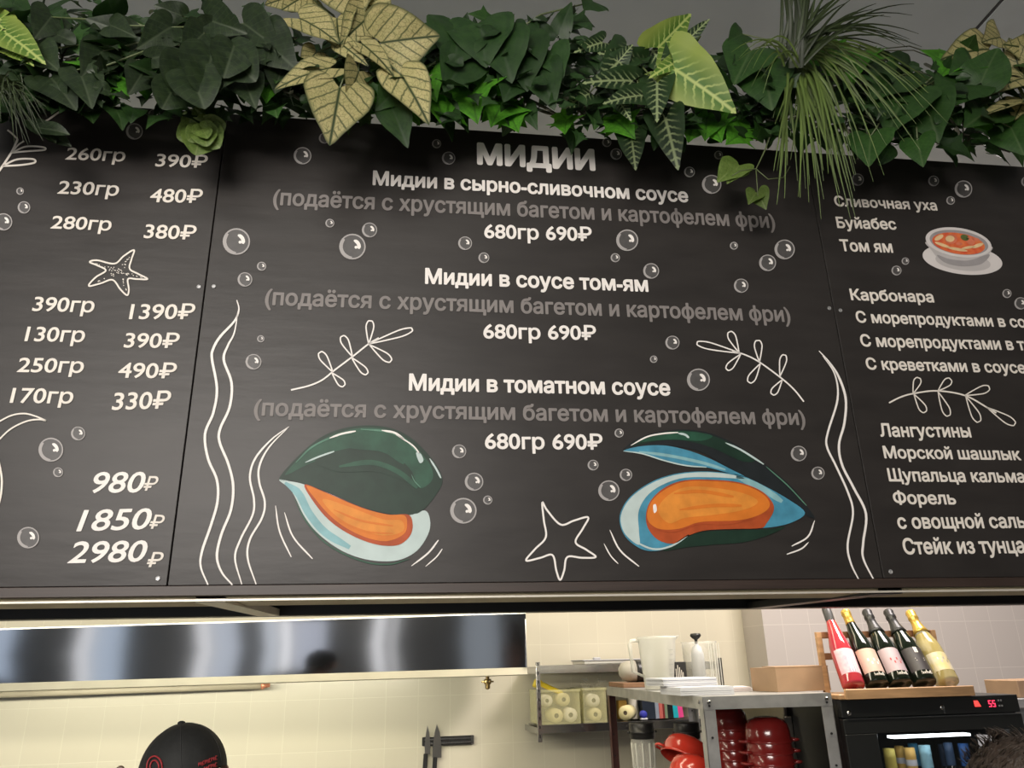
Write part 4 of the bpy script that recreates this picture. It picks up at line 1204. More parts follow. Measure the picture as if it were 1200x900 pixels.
m = MB(); lk = P(995, 836, DF); m.lathe([(.008, 0), (.008, .005), (1e-4, .005)], Matrix.Translation((lk.x, yf + .003, lk.z)) @ Matrix.Rotation(PI / 2, 4, 'X'), 16); m.build('hinge_cap', M_steel, cp)
M_led = mat('red_lamp', (.4, .02, .02), .4, emit=(1, .06, .05), estr=1.6, noise=.1)
M_led2 = mat('red_digit', (.4, .02, .05), .4, emit=(1, .04, .10), estr=2.2, noise=.1)
sw = P(1144.5, 824.5, DF)
m = MB(); m.box((sw.x - .014, yf - .001, sw.z - .013), (sw.x + .014, yf + .003, sw.z + .013)); m.build('switch_bezel', M_blackp, cp)
m = MB(); m.prism([(sw.x - .011, yf - .001, sw.z + .010), (sw.x + .003, yf - .004, sw.z + .010), (sw.x + .012, yf - .005, sw.z - .010), (sw.x - .010, yf - .005, sw.z - .010)], (0, .003, 0)); m.build('switch', M_led, cp)
m = MB(); dg = P(1162.5, 824.5, DF); m.box((dg.x - .022, yf - .0005, dg.z - .016), (dg.x + .045, yf + .003, dg.z + .020)); dp = m.build('display', M_blackp, cp)
m = MB()
for k in range(2):
    ox = dg.x - .014 + k * .0155; w_, h_, t_ = .011, .022, .003
    z_ = dg.z - h_ / 2; yy = yf - .0012
    for (a0, c0, a1, c1) in ((0, h_ - t_, w_, h_), (0, h_ / 2, t_, h_), (0, h_ / 2 - t_ / 2, w_, h_ / 2 + t_ / 2), (w_ - t_, 0, w_, h_ / 2), (0, 0, w_, t_)):   # the figure 5
        m.box((ox + a0, yy, z_ + c0), (ox + a1, yy + .0008, z_ + c1))
m.build('digits', M_led2, dp)
m = MB()
for (dx, dz) in ((.024, .010), (.034, .010), (.024, -.008), (.034, -.008)): m.box((dg.x + dx, yf - .0015, dg.z + dz - .003), (dg.x + dx + .006, yf, dg.z + dz + .003))
m.build('button', M_zinc, dp)
# lit strip inside
lz = P(1090, 860.5, DF + .11).z
m = MB(); la, lb = P(1045, 862, DF + .1).x, P(1135, 860, DF + .1).x
m.box((la, yf + .09, lz - .008), (lb, yf + .13, lz)); m.build('inner_lamp', mat('lit_strip', (.9, .9, .9), .4, emit=(.9, .97, 1), estr=6, noise=.05), fr)
shz = P(1090, 918, DF + .2).z
for zz in (shz, shz - .36, shz - .72):
    m = MB()
    for k in range(9): m.tube([(fx0 + s, yf + .08 + k * .045, zz), (fx1 - s, yf + .08 + k * .045, zz)], .003, 6)
    m.build('wire_shelf', M_steel, fr)


def bottle(name, MT, prof, mats_, label, group, cat='bottle', label_arc=None, cap=None, seal=None, marks=None, script=None):
    t = thing(name, label, cat, tuple(MT @ V((0, 0, 0))), group)
    m = MB(); m.lathe(prof, MT, 26); m.build('glass_body', mats_[0], t)
    if cap:
        m = MB(); m.lathe(cap, MT, 22); m.build('capsule', mats_[1], t)
    if label_arc:
        r, z0_, z1_, a0, a1 = label_arc[:5]
        m = MB(); n = 14
        vs_ = [MT @ V((r * math.cos(a0 + (a1 - a0) * i / n), r * math.sin(a0 + (a1 - a0) * i / n), z)) for i in range(n + 1) for z in (z0_, z1_)]
        m.add(vs_, [[2 * i, 2 * i + 2, 2 * i + 3, 2 * i + 1] for i in range(n)], 0, True)
        lb_ = m.build('label', mats_[2], t)
        if marks:
            m = MB(); rr = r + .0004
            for (a_, b_, c_, d_) in marks:
                q = [MT @ V((rr * math.cos(x), rr * math.sin(x), z)) for x, z in ((a_, c_), (b_, c_), (b_, d_), (a_, d_))]; m.add(q, [[0, 1, 2, 3]])
            m.build('label_print', mats_[3], lb_)
    if script:
        m = MB(); rr, zz = script
        for q in range(7):
            a_ = -PI / 2 - .45 + .13 * q
            pts_ = [MT @ V((rr * math.cos(a_ + da), rr * math.sin(a_ + da), zz + dz)) for da, dz in ((0, 0), (.05, .009 if q % 3 else .015), (.10, .001), (.13, .005))]
            m.tube(pts_, .0011, 5)
        m.build('script_print', M_paint, t)
    if seal:
        m = MB(); m.lathe(seal, MT, 22, 0, True, False); m.build('neck_seal', M_paper, t)
    return t


# bottles inside the fridge
ins = [(1041, 877, 13, (.60, .50, .12), 'yellow capped'), (1053, 874, 10, (.62, .40, .10), 'amber capped'), (1065, 876, 12, (.66, .42, .12), 'orange and white banded'), (1069, 871, 11, (.05, .22, .36), 'slate blue capped'),
       (1082.5, 873, 13, (.30, .55, .66), 'pale sky blue capped'), (1104, 872, 10, (.03, .05, .09), 'inky dark capped'), (1110, 870, 10, (.04, .07, .13), 'navy capped'), (1128, 871, 12, (.04, .12, .34), 'cobalt blue capped')]
M_dkglass = mat('dark_green_glass', (.008, .012, .008), .08, noise=.2)
for i, (px, py, wd, c_, nm) in enumerate(ins):
    D = DF + (.18 if i in (0, 2, 4, 6, 7) else .28)
    tp = P(px, py, D); r = wd / 930 * D / 2
    MT = Matrix.Translation((tp.x, tp.y, shz + .004))
    H = tp.z - shz - .004
    capm = flat(nm.replace(' ', '_') + '_foil', c_)
    cz0 = -.25 * 0 + H - .075
    sh_ = max(.02, H - .14)
    bottle('fridge_bottle', MT, [(1e-4, 0), (.030, 0), (.031, .01), (.031, sh_ * .6), (r * .9, H - .08), (r * .9, H - .005)], [M_dkglass, capm], nm + ' bottle standing behind the fridge glass', 'bottles in the wine fridge',
           cap=[(r, H - .078), (r * 1.02, H - .074), (r, H - .03), (r * 1.04, H - .028), (r, H - .024), (r * .98, H), (1e-4, H)], seal=([(r * 1.05, H - .06), (r * 1.05, H - .04)] if i in (1, 2) else None))
# card hanging in the door
m = MB(); a = P(1163, 861, DF - .0); b = P(1176, 862, DF)
m.prism([P(1145, 861, DF) * 0 + V((P(1144.5, 861, DF).x, yf - .002, P(1144, 860.5, DF).z)), V((P(1167, 861, DF).x, yf - .002, P(1166, 861.5, DF).z)), V((P(1166, 880, DF).x, yf - .002, P(1166, 880, DF).z)), V((P(1148, 880, DF).x, yf - .002, P(1148, 880, DF).z))], (0, .001, 0))
tag(m.build('notice_card', M_paper), 'small pale card stuck on the fridge door glass', 'card')

# ------------------------------------------------------------------ bottle display
bz0 = fzt + .001
bxa, bxb = P(992, 815, DF - .02).x, P(1143, 812, DF - .02).x
bth = P(1060, 804, DF).z - P(1060, 814.5, DF).z
dsp = thing('bottle_stand', 'pine display stand with leaning wine bottles on the wine fridge', 'bottle stand', ((bxa + bxb) / 2, yf + .1, bz0))
m = MB(); m.box((bxa - .02, yf - .005, bz0), (bxb, yf + .22, bz0 + bth * .55), bev=.002); m.box((bxa, yf - .02, bz0), (bxb, yf - .004, bz0 + bth * 1.15), bev=.002); m.build('base_board', M_pine, dsp)
bzt = bz0 + bth * .55
DBk = DF + .21
ya = DBk - 1.7
pA, pB = P(954, 741, DBk), P(1093, 740, DBk)
th = .018
for nm, (xa, xb, za, zb_), mm in (('post', (pA.x, pA.x + .02, bzt, pA.z), M_pine), ('post', (pB.x - .02, pB.x, bzt, pA.z), M_pine),
                                 ('top_bar', (pA.x + .02, pB.x - .02, pA.z - .024, pA.z), M_pined), ('lower_bar', (pA.x + .02, pB.x - .02, P(980, 773, DBk).z, P(980, 765, DBk).z), M_pined)):
    m = MB(); m.box((xa, ya - th, za), (xb, ya, zb_), bev=.001); m.build(nm, mm, dsp)

M_rose = mat('rose_wine_glass', (.42, .045, .045), .08, noise=.25, nscale=6, ncol=(.32, .02, .05), coat=.5)
M_wht = mat_plastic('pale_gold_glass', (.50, .42, .16), .5, .06)
M_gold = mat('gold_foil', (.72, .46, .10), .3, .55, noise=.2)
M_blkf = mat('black_foil', (.03, .03, .032), .4, .2, noise=.2)
M_gryf = mat('dark_grey_foil', (.06, .06, .065), .45, .1, noise=.2)
L_pink = mat('pink_label', (.62, .22, .32), .5, noise=.6, nscale=25, ncol=(.62, .50, .54))
L_peach = mat('peach_label', (.52, .32, .25), .5, noise=.3, nscale=12, ncol=(.46, .35, .32))
L_mauve = mat('mauve_label', (.40, .31, .34), .5, noise=.12, nscale=12)
L_grey = mat('dark_label', (.035, .03, .032), .5, noise=.2)
L_yel = mat('yellow_label', (.58, .46, .16), .5, noise=.3, nscale=20, ncol=(.56, .54, .50))
bot = [(1001, 968.5, 718, .040, 'slim', M_rose, M_gryf, L_pink, M_paint, 'rose wine bottle with a dark grey cap and pink label'),
       (1029, 991, 722, .042, 'wide', M_dkglass, M_gold, L_peach, M_paint, 'dark wine bottle with a gold cap and peach label'),
       (1056, 1016, 722, .043, 'wide', M_dkglass, M_blkf, L_mauve, M_capred, 'dark sparkling bottle with a black cap and mauve label'),
       (1085, 1041, 722, .043, 'wide', M_dkglass, M_blkf, L_grey, M_cream, 'dark sparkling bottle with a black label and pale emblem'),
       (1112, 1067, 723, .042, 'wide', M_wht, M_gold, L_yel, M_zinc, 'clear pale gold bottle with gold foil and yellow label')]
for (bx_, tx_, ty_, r, kd, g_, f_, lb_, pm_, lab) in bot:
    yb = .045
    base = P(bx_, 806, DF + yb); base.z = bzt + .002
    Dt = DF + yb + .165
    tp = P(tx_, ty_, Dt)
    axis = (tp - base); H = axis.length; axis.normalize()
    s_ = V((1, 0, 0)); s_ = (s_ - axis * s_.dot(axis)).normalized(); fr_ = axis.cross(s_)
    base = base + V((0, 0, 0)) + axis * 0
    MT = Matrix(((s_.x, fr_.x, axis.x, base.x), (s_.y, fr_.y, axis.y, base.y), (s_.z, fr_.z, axis.z, base.z), (0, 0, 0, 1)))
    low = min((MT @ V((r * math.cos(k), r * math.sin(k), 0))).z for k in (0, PI / 2, PI, -PI / 2))
    MT = Matrix.Translation((0, 0, bzt + .0015 - low)) @ MT
    if kd == 'slim': prof = [(1e-4, .004), (r * .93, 0), (r, .008), (r, H * .40), (r * .93, H * .50), (r * .62, H * .68), (.0165, H * .82), (.0145, H * .985), (.0145, H * .99)]
    else: prof = [(1e-4, .004), (r * .93, 0), (r, .008), (r, H * .42), (r * .95, H * .50), (r * .75, H * .60), (.021, H * .74), (.0155, H * .86), (.0145, H * .985), (.0145, H * .99)]
    fa = -PI / 2
    if kd == 'slim':
        cap = [(.0165, H * .80), (.0175, H * .805), (.0172, H * .98), (.014, H), (1e-4, H)]
    elif f_ is M_gold and g_ is M_dkglass:
        cap = [(.019, H * .80), (.0175, H * .84), (.0165, H * .93), (.0185, H * .935), (.018, H * .985), (.013, H), (1e-4, H)]
    else:
        cap = [(.031, H * .665), (.025, H * .72), (.0185, H * .80), (.0165, H * .87), (.0195, H * .88), (.0195, H * .91), (.0175, H * .925), (.0195, H * .97), (.0165, H * .995), (1e-4, H)]
    marks = [(fa - .5 + .25 * k, fa - .38 + .25 * k, H * (.2 if k % 2 else .24), H * (.23 if k % 2 else .27)) for k in range(5)]
    if lb_ is L_grey: marks = [(fa - .18, fa + .12, H * .33, H * .40), (fa - .4, fa + .4, H * .25, H * .262), (fa - .35, fa + .35, H * .225, H * .235)]
    if lb_ is L_pink: marks = [(fa - .25 + .22 * k, fa - .18 + .22 * k, H * .12, H * .38) for k in range(4)]
    bottle('wine_bottle', MT, prof, [g_, f_, lb_, pm_], lab, 'wine bottles leaning on the stand', cap=cap, label_arc=(r + .0006, H * .11, H * (.40 if lb_ is not L_yel else .34), fa - 1.25, fa + 1.25), marks=marks, script=((r + .0008, H * .055) if g_ is M_dkglass else None),
           seal=([(.0235, H * .685), (.029, H * .64), (.024, H * .665)] if g_ is M_wht else None))
# a carton whose corner shows at the edge of the frame
p = P(1197, 812, 3.2)
m = MB(); m.box((p.x - .01, p.y, p.z - .02), (p.x + .2, p.y + .2, P(1197, 797, 3.2).z), bev=.003)
cb_ = tag(m.build('carton', M_card), 'brown carton corner at the edge, beyond the wine fridge', 'box')
m = MB(); p2 = p
kb = thing('side_counter', 'grey counter beyond the wine fridge under a brown carton', 'counter', (p.x + .2, p.y + .1, 0))
m.box((fx1 + .06, p.y - .02, p.z - .06), (p.x + .5, p.y + .35, p.z - .02), bev=.004); m.build('worktop', M_zinc, kb)
m = MB(); m.box((fx1 + .08, p.y, 0), (p.x + .48, p.y + .33, p.z - .06)); m.build('body', M_wall, kb)


# ------------------------------------------------------------------ people
def person(loc, yaw, height, label, shirt, arms_fwd, hair_len, cap=False, trousers=M_jean):
    """standing figure facing local +y; one skinned body, clothes and hair as children"""
    k = height / 1.72
    R_ = Matrix.Translation(loc) @ Matrix.Rotation(yaw, 4, 'Z') @ Matrix.Diagonal((k, k, k, 1))
    root = thing('person', label, 'person', tuple(loc))
    Vx = []; E = []; Rad = []

    def node(p, r, par):
        Vx.append(R_ @ V(p) - V(loc)); Rad.append(r * k)
        if par is not None: E.append((par, len(Vx) - 1))
        return len(Vx) - 1
    pel = node((0, 0, .95), .135, None); wa = node((0, .005, 1.10), .125, pel); ch = node((0, 0, 1.30), .145, wa); up_ = node((0, 0, 1.40), .10, ch)
    nk = node((0, 0, 1.47), .056, up_); nk2 = node((0, .015, 1.52), .055, nk)
    for s in (-1, 1):
        hp = node((s * .09, 0, .88), .095, pel); kn = node((s * .10, .02, .49), .058, hp); ca = node((s * .10, -.01, .33), .056, kn); an = node((s * .10, -.02, .09), .038, ca)
        he = node((s * .105, .02, .04), .036, an); node((s * .115, .16, .03), .028, he)
        sh_ = node((s * .17, 0, 1.38), .062, up_)
        if arms_fwd: el, wr, hd, dv_ = (s * .24, .03, 1.12), (s * .17, .25, 1.04), (s * .15, .32, 1.035), V((-s * .15, 1, -.1))
        else: el, wr, hd, dv_ = (s * .23, -.01, 1.11), (s * .24, .06, .87), (s * .24, .075, .80), V((0, .15, -1))
        e_ = node(el, .042, sh_); w2 = node(wr, .027, e_); pm = node(hd, .034, w2)
        dv_.normalize(); sd = dv_.cross(V((0, 0, 1)) if arms_fwd else V((0, 1, 0))).normalized()
        for j, (o_, L_) in enumerate(((-.03, .065), (-.01, .078), (.01, .074), (.03, .058))):
            b0 = V(hd) + dv_ * .035 + sd * o_; b1 = b0 + dv_ * L_ * .5 + V((0, 0, -.004)); b2 = b1 + dv_ * L_ * .4 + V((0, -.004 if not arms_fwd else 0, -.016 if arms_fwd else 0))
            a0 = node(b0, .0105, pm); a1 = node(b1, .0092, a0); node(b2, .008, a1)
        tb = V(hd) - dv_ * .02 + sd * (.035 * (-s)); a0 = node(tb + dv_ * .01, .012, pm); node(tb + dv_ * .045 + sd * (.018 * -s), .009, a0)
    me = bpy.data.meshes.new('body'); me.from_pydata([tuple(p) for p in Vx], E, [])
    o = bpy.data.objects.new('body', me); COL.objects.link(o); o.parent = root
    md = o.modifiers.new('skin', 'SKIN'); md.use_smooth_shade = True
    for i, r in enumerate(Rad): me.skin_vertices[0].data[i].radius = (r, r)
    me.skin_vertices[0].data[0].use_root = True
    me.materials.append(M_skin)
    o.modifiers.new('sub', 'SUBSURF').levels = 1; o.modifiers['sub'].render_levels = 1
    # head: a shaped surface with brow, nose, lips and chin
    hc = V((0, .03, 1.615)); n1, n2 = 28, 20; vs_ = []
    for j in range(n2 + 1):
        ph = PI * j / n2; z = math.cos(ph)
        for i in range(n1):
            th_ = 2 * PI * i / n1; x, y = math.sin(ph) * math.sin(th_), math.sin(ph) * math.cos(th_)
            rx, ry, rz = .077, .097, .113
            X, Y, Z = x * rx, y * ry, z * rz
            if z < 0: X *= 1 - .28 * z * z * (1 if y > -.2 else .4); Y = Y * (1 - .10 * z * z) + .012 * z * z * (y > 0)
            if y > 0:
                Y += .020 * math.exp(-((X / .013) ** 2) - ((Z + .015) / .020) ** 2)            # nose
                Y += .007 * math.exp(-((X / .022) ** 2) - ((Z + .052) / .010) ** 2)            # lips
                Y += .008 * math.exp(-((X / .02) ** 2) - ((Z + .09) / .02) ** 2)               # chin
                Y -= .008 * math.exp(-(((abs(X) - .032) / .014) ** 2) - ((Z - .008) / .012) ** 2)  # eye sockets
            vs_.append(R_ @ (hc + V((X, Y, Z))))
    fs = [[j * n1 + i, j * n1 + (i + 1) % n1, (j + 1) * n1 + (i + 1) % n1, (j + 1) * n1 + i] for j in range(n2) for i in range(n1)]
    m = MB(); m.add(vs_, fs, 0, True); hd_ = m.build('head', M_skin, root)
    for s in (-1, 1):
        m = MB(); m.ball(R_ @ (hc + V((s * .032, .079, .008))), .011 * k); m.ball(R_ @ (hc + V((s * .032, .0865, .008))), .0055 * k, 1); m.build('eye', [M_eye, M_hair], hd_)
        m = MB(); m.ball(R_ @ (hc + V((s * .103, -.020, -.006))), .033 * k, 0, 14, 10, (.35, .62, 1.05), Matrix.Rotation(yaw - s * .3, 3, 'Z'))
        m.ball(R_ @ (hc + V((s * .109, -.026, .0))), .02 * k, 0, 12, 8, (.3, .6, 1), Matrix.Rotation(yaw - s * .3, 3, 'Z')); m.build('ear', M_skin, hd_)
    # hair
    vs_ = []; n3 = 22
    for j in range(n3 + 1):
        for i in range(40):
            th_ = 2 * PI * i / 40; front = math.cos(th_)
            lim = (.40 if front > .55 else .62 if front > .1 else .62 + hair_len) * PI
            ph = lim * j / n3
            x, y, z = math.sin(ph) * math.sin(th_), math.sin(ph) * front, math.cos(ph)
            q = 1 + .02 * math.sin(9 * th_ + 2 * ph) + .012 * math.sin(23 * th_)
            vs_.append(R_ @ (hc + V((x * .087 * q, y * .105 * q - .004, z * .123))))
    m = MB(); m.add(vs_, [[j * 40 + i, j * 40 + (i + 1) % 40, (j + 1) * 40 + (i + 1) % 40, (j + 1) * 40 + i] for j in range(n3) for i in range(40)], 0, True)
    if not cap:
        for q in range(700):                                     # loose strands that break the outline
            th_ = rnd.uniform(0, 2 * PI); ph = rnd.uniform(.05, .5) * PI
            nrm = V((math.sin(ph) * math.sin(th_), math.sin(ph) * math.cos(th_), math.cos(ph)))
            p = hc + V((nrm.x * .087, nrm.y * .105, nrm.z * .123)); tg = V((math.cos(th_), -math.sin(th_), -.6)) * rnd.choice((-1, 1))
            tip = p + nrm * rnd.uniform(.0005, .003) + tg.normalized() * rnd.uniform(.015, .03)
            m.tube([R_ @ p, R_ @ (p.lerp(tip, .5) + nrm * .002), R_ @ tip], [.0008, .0007, .0003], 4)
    m.build('hair', M_hair, hd_)
    # clothes follow the body as their own skinned tubes
    def garment(nm, mm, chains):
        vx = []; ed = []; rad = []; idx = {}
        for c_ in chains:
            pv = None
            for (p, r) in c_:
                key = tuple(round(t, 4) for t in p)
                if key not in idx: idx[key] = len(vx); vx.append(tuple(R_ @ V(p) - V(loc))); rad.append(r * k)
                if pv is not None: ed.append((pv, idx[key]))
                pv = idx[key]
        g = bpy.data.meshes.new(nm); g.from_pydata(vx, ed, []); ob = bpy.data.objects.new(nm, g); COL.objects.link(ob); ob.parent = root
        q = ob.modifiers.new('skin', 'SKIN'); q.use_smooth_shade = True
        for i, r in enumerate(rad): g.skin_vertices[0].data[i].radius = (r * 1.12 + .006, r * 1.12 + .006)
        g.skin_vertices[0].data[0].use_root = True; g.materials.append(mm)
        q = ob.modifiers.new('sub', 'SUBSURF'); q.levels = 1; q.render_levels = 1
    tor = [((0, 0, .90), .15), ((0, .005, 1.10), .14), ((0, 0, 1.30), .155), ((0, 0, 1.41), .10), ((0, 0, 1.44), .07)]
    ch_ = [tor]
    for s in (-1, 1):
        el = (s * .24, .03, 1.12) if arms_fwd else (s * .23, -.01, 1.11)
        sh0 = V((s * .17, 0, 1.38)); mid_ = sh0.lerp(V(el), .75)
        ch_.append([((0, 0, 1.41), .10), (tuple(sh0), .066), (tuple(mid_), .052)])
    garment('shirt', shirt, ch_)
    lg = [[((0, 0, .93), .14), ((s * .09, 0, .86), .10), ((s * .10, .02, .49), .068), ((s * .10, -.01, .30), .064), ((s * .10, -.02, .10), .055)] for s in (-1, 1)]
    garment('trousers', trousers, lg)
    m = MB()
    for s in (-1, 1):
        m.ball(R_ @ V((s * .112, .08, .045)), .05 * k, 0, 16, 10, (.95, 2.6, .85), Matrix.Rotation(yaw, 3, 'Z'))
    m.build('shoes', M_blackp, root)
    return root, R_, hc, hd_


# the cook under the left end of the boards, seen from behind
ct = P(212, 843, 2.12)
cook_h = 1.60
cook_yaw = .45
ko = cook_h / 1.72
cc = V((P(219, 880, 2.12).x, ct.y, 0))
cook, RC, hc, hd_ = person(V((cc.x, cc.y, ct.z - .118 * ko - 1.615 * ko - .016)) if False else V((cc.x, cc.y, 0)), cook_yaw, (ct.z - .012) / 1.742 * 1.72, 'person in a charcoal cap with red stitching standing behind the counter', M_shirt, True, -.02, True)
kk = (ct.z - .012) / 1.742
# cap
CT = RC @ Matrix.Translation(hc + V((.002, -.004, .012))) @ Matrix.Rotation(-.16, 4, 'X') @ Matrix.Rotation(-.12, 4, 'Y')
m = MB(); vs_ = []; n3 = 14
for j in range(n3 + 1):
    for i in range(48):
        th_ = 2 * PI * i / 48; ph = .525 * PI * j / n3
        x, y, z = math.sin(ph) * math.sin(th_), math.sin(ph) * math.cos(th_), math.cos(ph)
        sd_ = 1 - .012 * (abs(math.sin(3 * th_)) < .12)
        e = 1 + .05 * max(0, math.cos(th_)) * math.sin(ph)
        vs_.append(CT @ V((x * .109 * sd_ * e, y * .114 * sd_ * e, z * .118)))
m.add(vs_, [[j * 48 + i, j * 48 + (i + 1) % 48, (j + 1) * 48 + (i + 1) % 48, (j + 1) * 48 + i] for j in range(n3) for i in range(48)], 0, True)
cap_ = m.build('cap', M_cap, cook)
m = MB(); m.ball(CT @ V((0, 0, .119)), .009 * kk, 0, 12, 8, (1.2, 1.2, .7)); m.build('top_button', M_cap, cap_)
m = MB(); vs_ = []
for j in range(7):
    for i in range(17):
        a_ = -.85 + 1.7 * i / 16; rr = 1 + .62 * j / 6 * (1 - .25 * (abs(a_) / 1.05) ** 2)
        vs_.append(CT @ V((.098 * rr * math.sin(a_), .113 * rr * math.cos(a_), -.010 - .02 * (j / 6) - .02 * (a_ ** 2) * (j / 6))))
m.add(vs_, [[j * 17 + i, j * 17 + i + 1, (j + 1) * 17 + i + 1, (j + 1) * 17 + i] for j in range(6) for i in range(16)], 0, True)
br_ = m.build('brim', M_cap, cap_)
q = br_.modifiers.new('thick', 'SOLIDIFY'); q.thickness = .004


def on_cap(th_, ph, lift=1.02):
    e = 1 + .05 * max(0, math.cos(th_)) * math.sin(ph)
    return CT @ (V((math.sin(ph) * math.sin(th_) * .109 * e, math.sin(ph) * math.cos(th_) * .114 * e, math.cos(ph) * .118)) * lift)


m = MB()                                                         # seams between the six panels
for q in range(6):
    m.tube([on_cap(q * PI / 3 + .26, .04 + .48 * PI * j / 12, 1.0) for j in range(13)], .0011, 5)
m.build('seam', mat('seam_thread', (.03, .03, .03), .8, noise=.2, nscale=90), cap_)

# pixel position -> nearest direction on the cap
def cap_pix(px, py):
    d_ = ray(px, py); best = None
    inv = CT.inverted(); o_ = inv @ CAM; dd = inv.to_3x3() @ d_
    S = V((1 / .109, 1 / .114, 1 / .118)); o2 = V([o_[i] * S[i] for i in range(3)]); d2 = V([dd[i] * S[i] for i in range(3)])
    A = d2.dot(d2); Bq = 2 * o2.dot(d2); Cq = o2.dot(o2) - 1.055
    disc = Bq * Bq - 4 * A * Cq
    t = (-Bq - math.sqrt(max(disc, 0))) / (2 * A)
    return CT @ (o_ + dd * t)


m = MB()
for rx, ry in ((9, 13), (5.2, 8)):
    m.tube([cap_pix(181 + rx * math.cos(a_ * PI / 10), 899 + ry * math.sin(a_ * PI / 10)) for a_ in range(21)], .0019, 6)
m.build('ring_emblem', M_capred, cap_)
m = MB()
for row, (xa, ya, xb, yb, n) in enumerate(((232.5, 896.5, 255, 887.5, 9), (239, 901.5, 255, 895.5, 6), (242, 907, 254, 902, 5))):
    for i in range(n):
        u = (i + .5) / n; x = xa + (xb - xa) * u; y = ya + (yb - ya) * u
        hgt = 2.1; wdt = (xb - xa) / n * .36
        kind = i % 3
        m.tube([cap_pix(x - wdt, y + hgt), cap_pix(x - wdt, y - hgt)], .0011, 5)
        if kind == 0: m.tube([cap_pix(x - wdt, y - hgt), cap_pix(x + wdt, y - hgt * .8), cap_pix(x - wdt, y)], .001, 5)
        if kind == 1: m.tube([cap_pix(x - wdt, y), cap_pix(x + wdt, y - .8)], .001, 5); m.tube([cap_pix(x + wdt, y + hgt), cap_pix(x + wdt, y - hgt)], .001, 5)
        if kind == 2: m.tube([cap_pix(x - wdt, y - hgt), cap_pix(x + wdt, y - hgt)], .001, 5); m.tube([cap_pix(x - wdt, y + hgt), cap_pix(x + wdt, y + hgt * .8)], .001, 5)
m.build('embroidery', M_capred, cap_)

# the guest in front, only dark hair in view
gt = P(1215, 852, 1.05)
gh = gt.z - .01
person(V((P(1222, 930, 1.05).x, gt.y, 0)), .12, gh / 1.742 * 1.72, 'person with short dark brown hair standing close in front of the counter', M_shirt2, False, .12)

# ------------------------------------------------------------------ counter where the cook works
cnt_ = thing('serving_counter', 'dark serving counter below the menu boards', 'counter', (0, .05, 0))
m = MB(); m.box((-3.6, -.12, 0), (2.2, .10, .98)); m.build('front', M_wall, cnt_)
m = MB(); m.box((-3.65, -.16, .98), (2.25, .14, 1.02), bev=.004); m.build('worktop', M_wood_rail, cnt_)
# stove line and pepper mill knob
st = thing('cooking_line', 'stainless cooking line along the tiled wall', 'counter', (-1.2, 2.4, 0))
m = MB(); m.box((-3.4, 2.1, .1), (hx1 - .1, 2.5, .88), bev=.004); m.build('body', M_steel, st)
m = MB(); m.box((-3.4, 2.06, .88), (hx1 - .08, 2.52, .92), bev=.004); m.build('worktop', M_steel, st)
kp = P(141.5, 897.5, 3.95)
pm_ = thing('utensil_knob', 'dark rounded knob peeking up beside the charcoal cap', 'knob', (kp.x, kp.y, .92))
m = MB(); m.lathe([(.03, .92), (.03, .94), (.014, .99), (.016, 1.15), (.012, kp.z - .04), (.012, kp.z - .03)], Matrix.Translation((kp.x, kp.y, 0)), 16); m.build('shaft', M_pined, pm_)
m = MB(); m.ball((kp.x, kp.y, kp.z - .014), .018, 0, 14, 10, (1, 1, .85)); m.build('head', mat('dark_walnut', (.05, .03, .02), .4, noise=.3), pm_)

# ------------------------------------------------------------------ foliage
HALF = {
    'heart': ([(-.02, 0), (-.19, .12), (-.26, .27), (-.16, .42), (.06, .48), (.32, .43), (.58, .30), (.82, .13), (1, 0)], (.12, 0)),
    'arrow': ([(-.02, 0), (-.28, .16), (-.34, .32), (-.16, .39), (.05, .35), (.3, .30), (.6, .20), (.85, .08), (1, 0)], (.08, 0)),
    'ivy': ([(-.02, 0), (-.15, .13), (-.18, .36), (.04, .30), (.16, .36), (.30, .62), (.42, .34), (.6, .22), (.8, .1), (1, 0)], (.15, 0)),
    'oval': ([(0, 0), (.1, .15), (.28, .27), (.5, .30), (.75, .21), (.92, .08), (1, 0)], (.45, 0)),
    'round': ([(0, 0), (-.04, .2), (.12, .42), (.42, .50), (.7, .43), (.92, .2), (1, 0)], (.4, 0)),
    'lance': ([(0, 0), (.15, .09), (.4, .15), (.7, .11), (.9, .04), (1, 0)], (.45, 0)),
}
SMOOTH = {}
for kx, (h_, c_) in HALF.items():
    full = h_ + [(u, -v) for u, v in h_[-2:0:-1]]
    SMOOTH[kx] = (catmull(full, 1 if kx == 'ivy' else 2, True), c_)


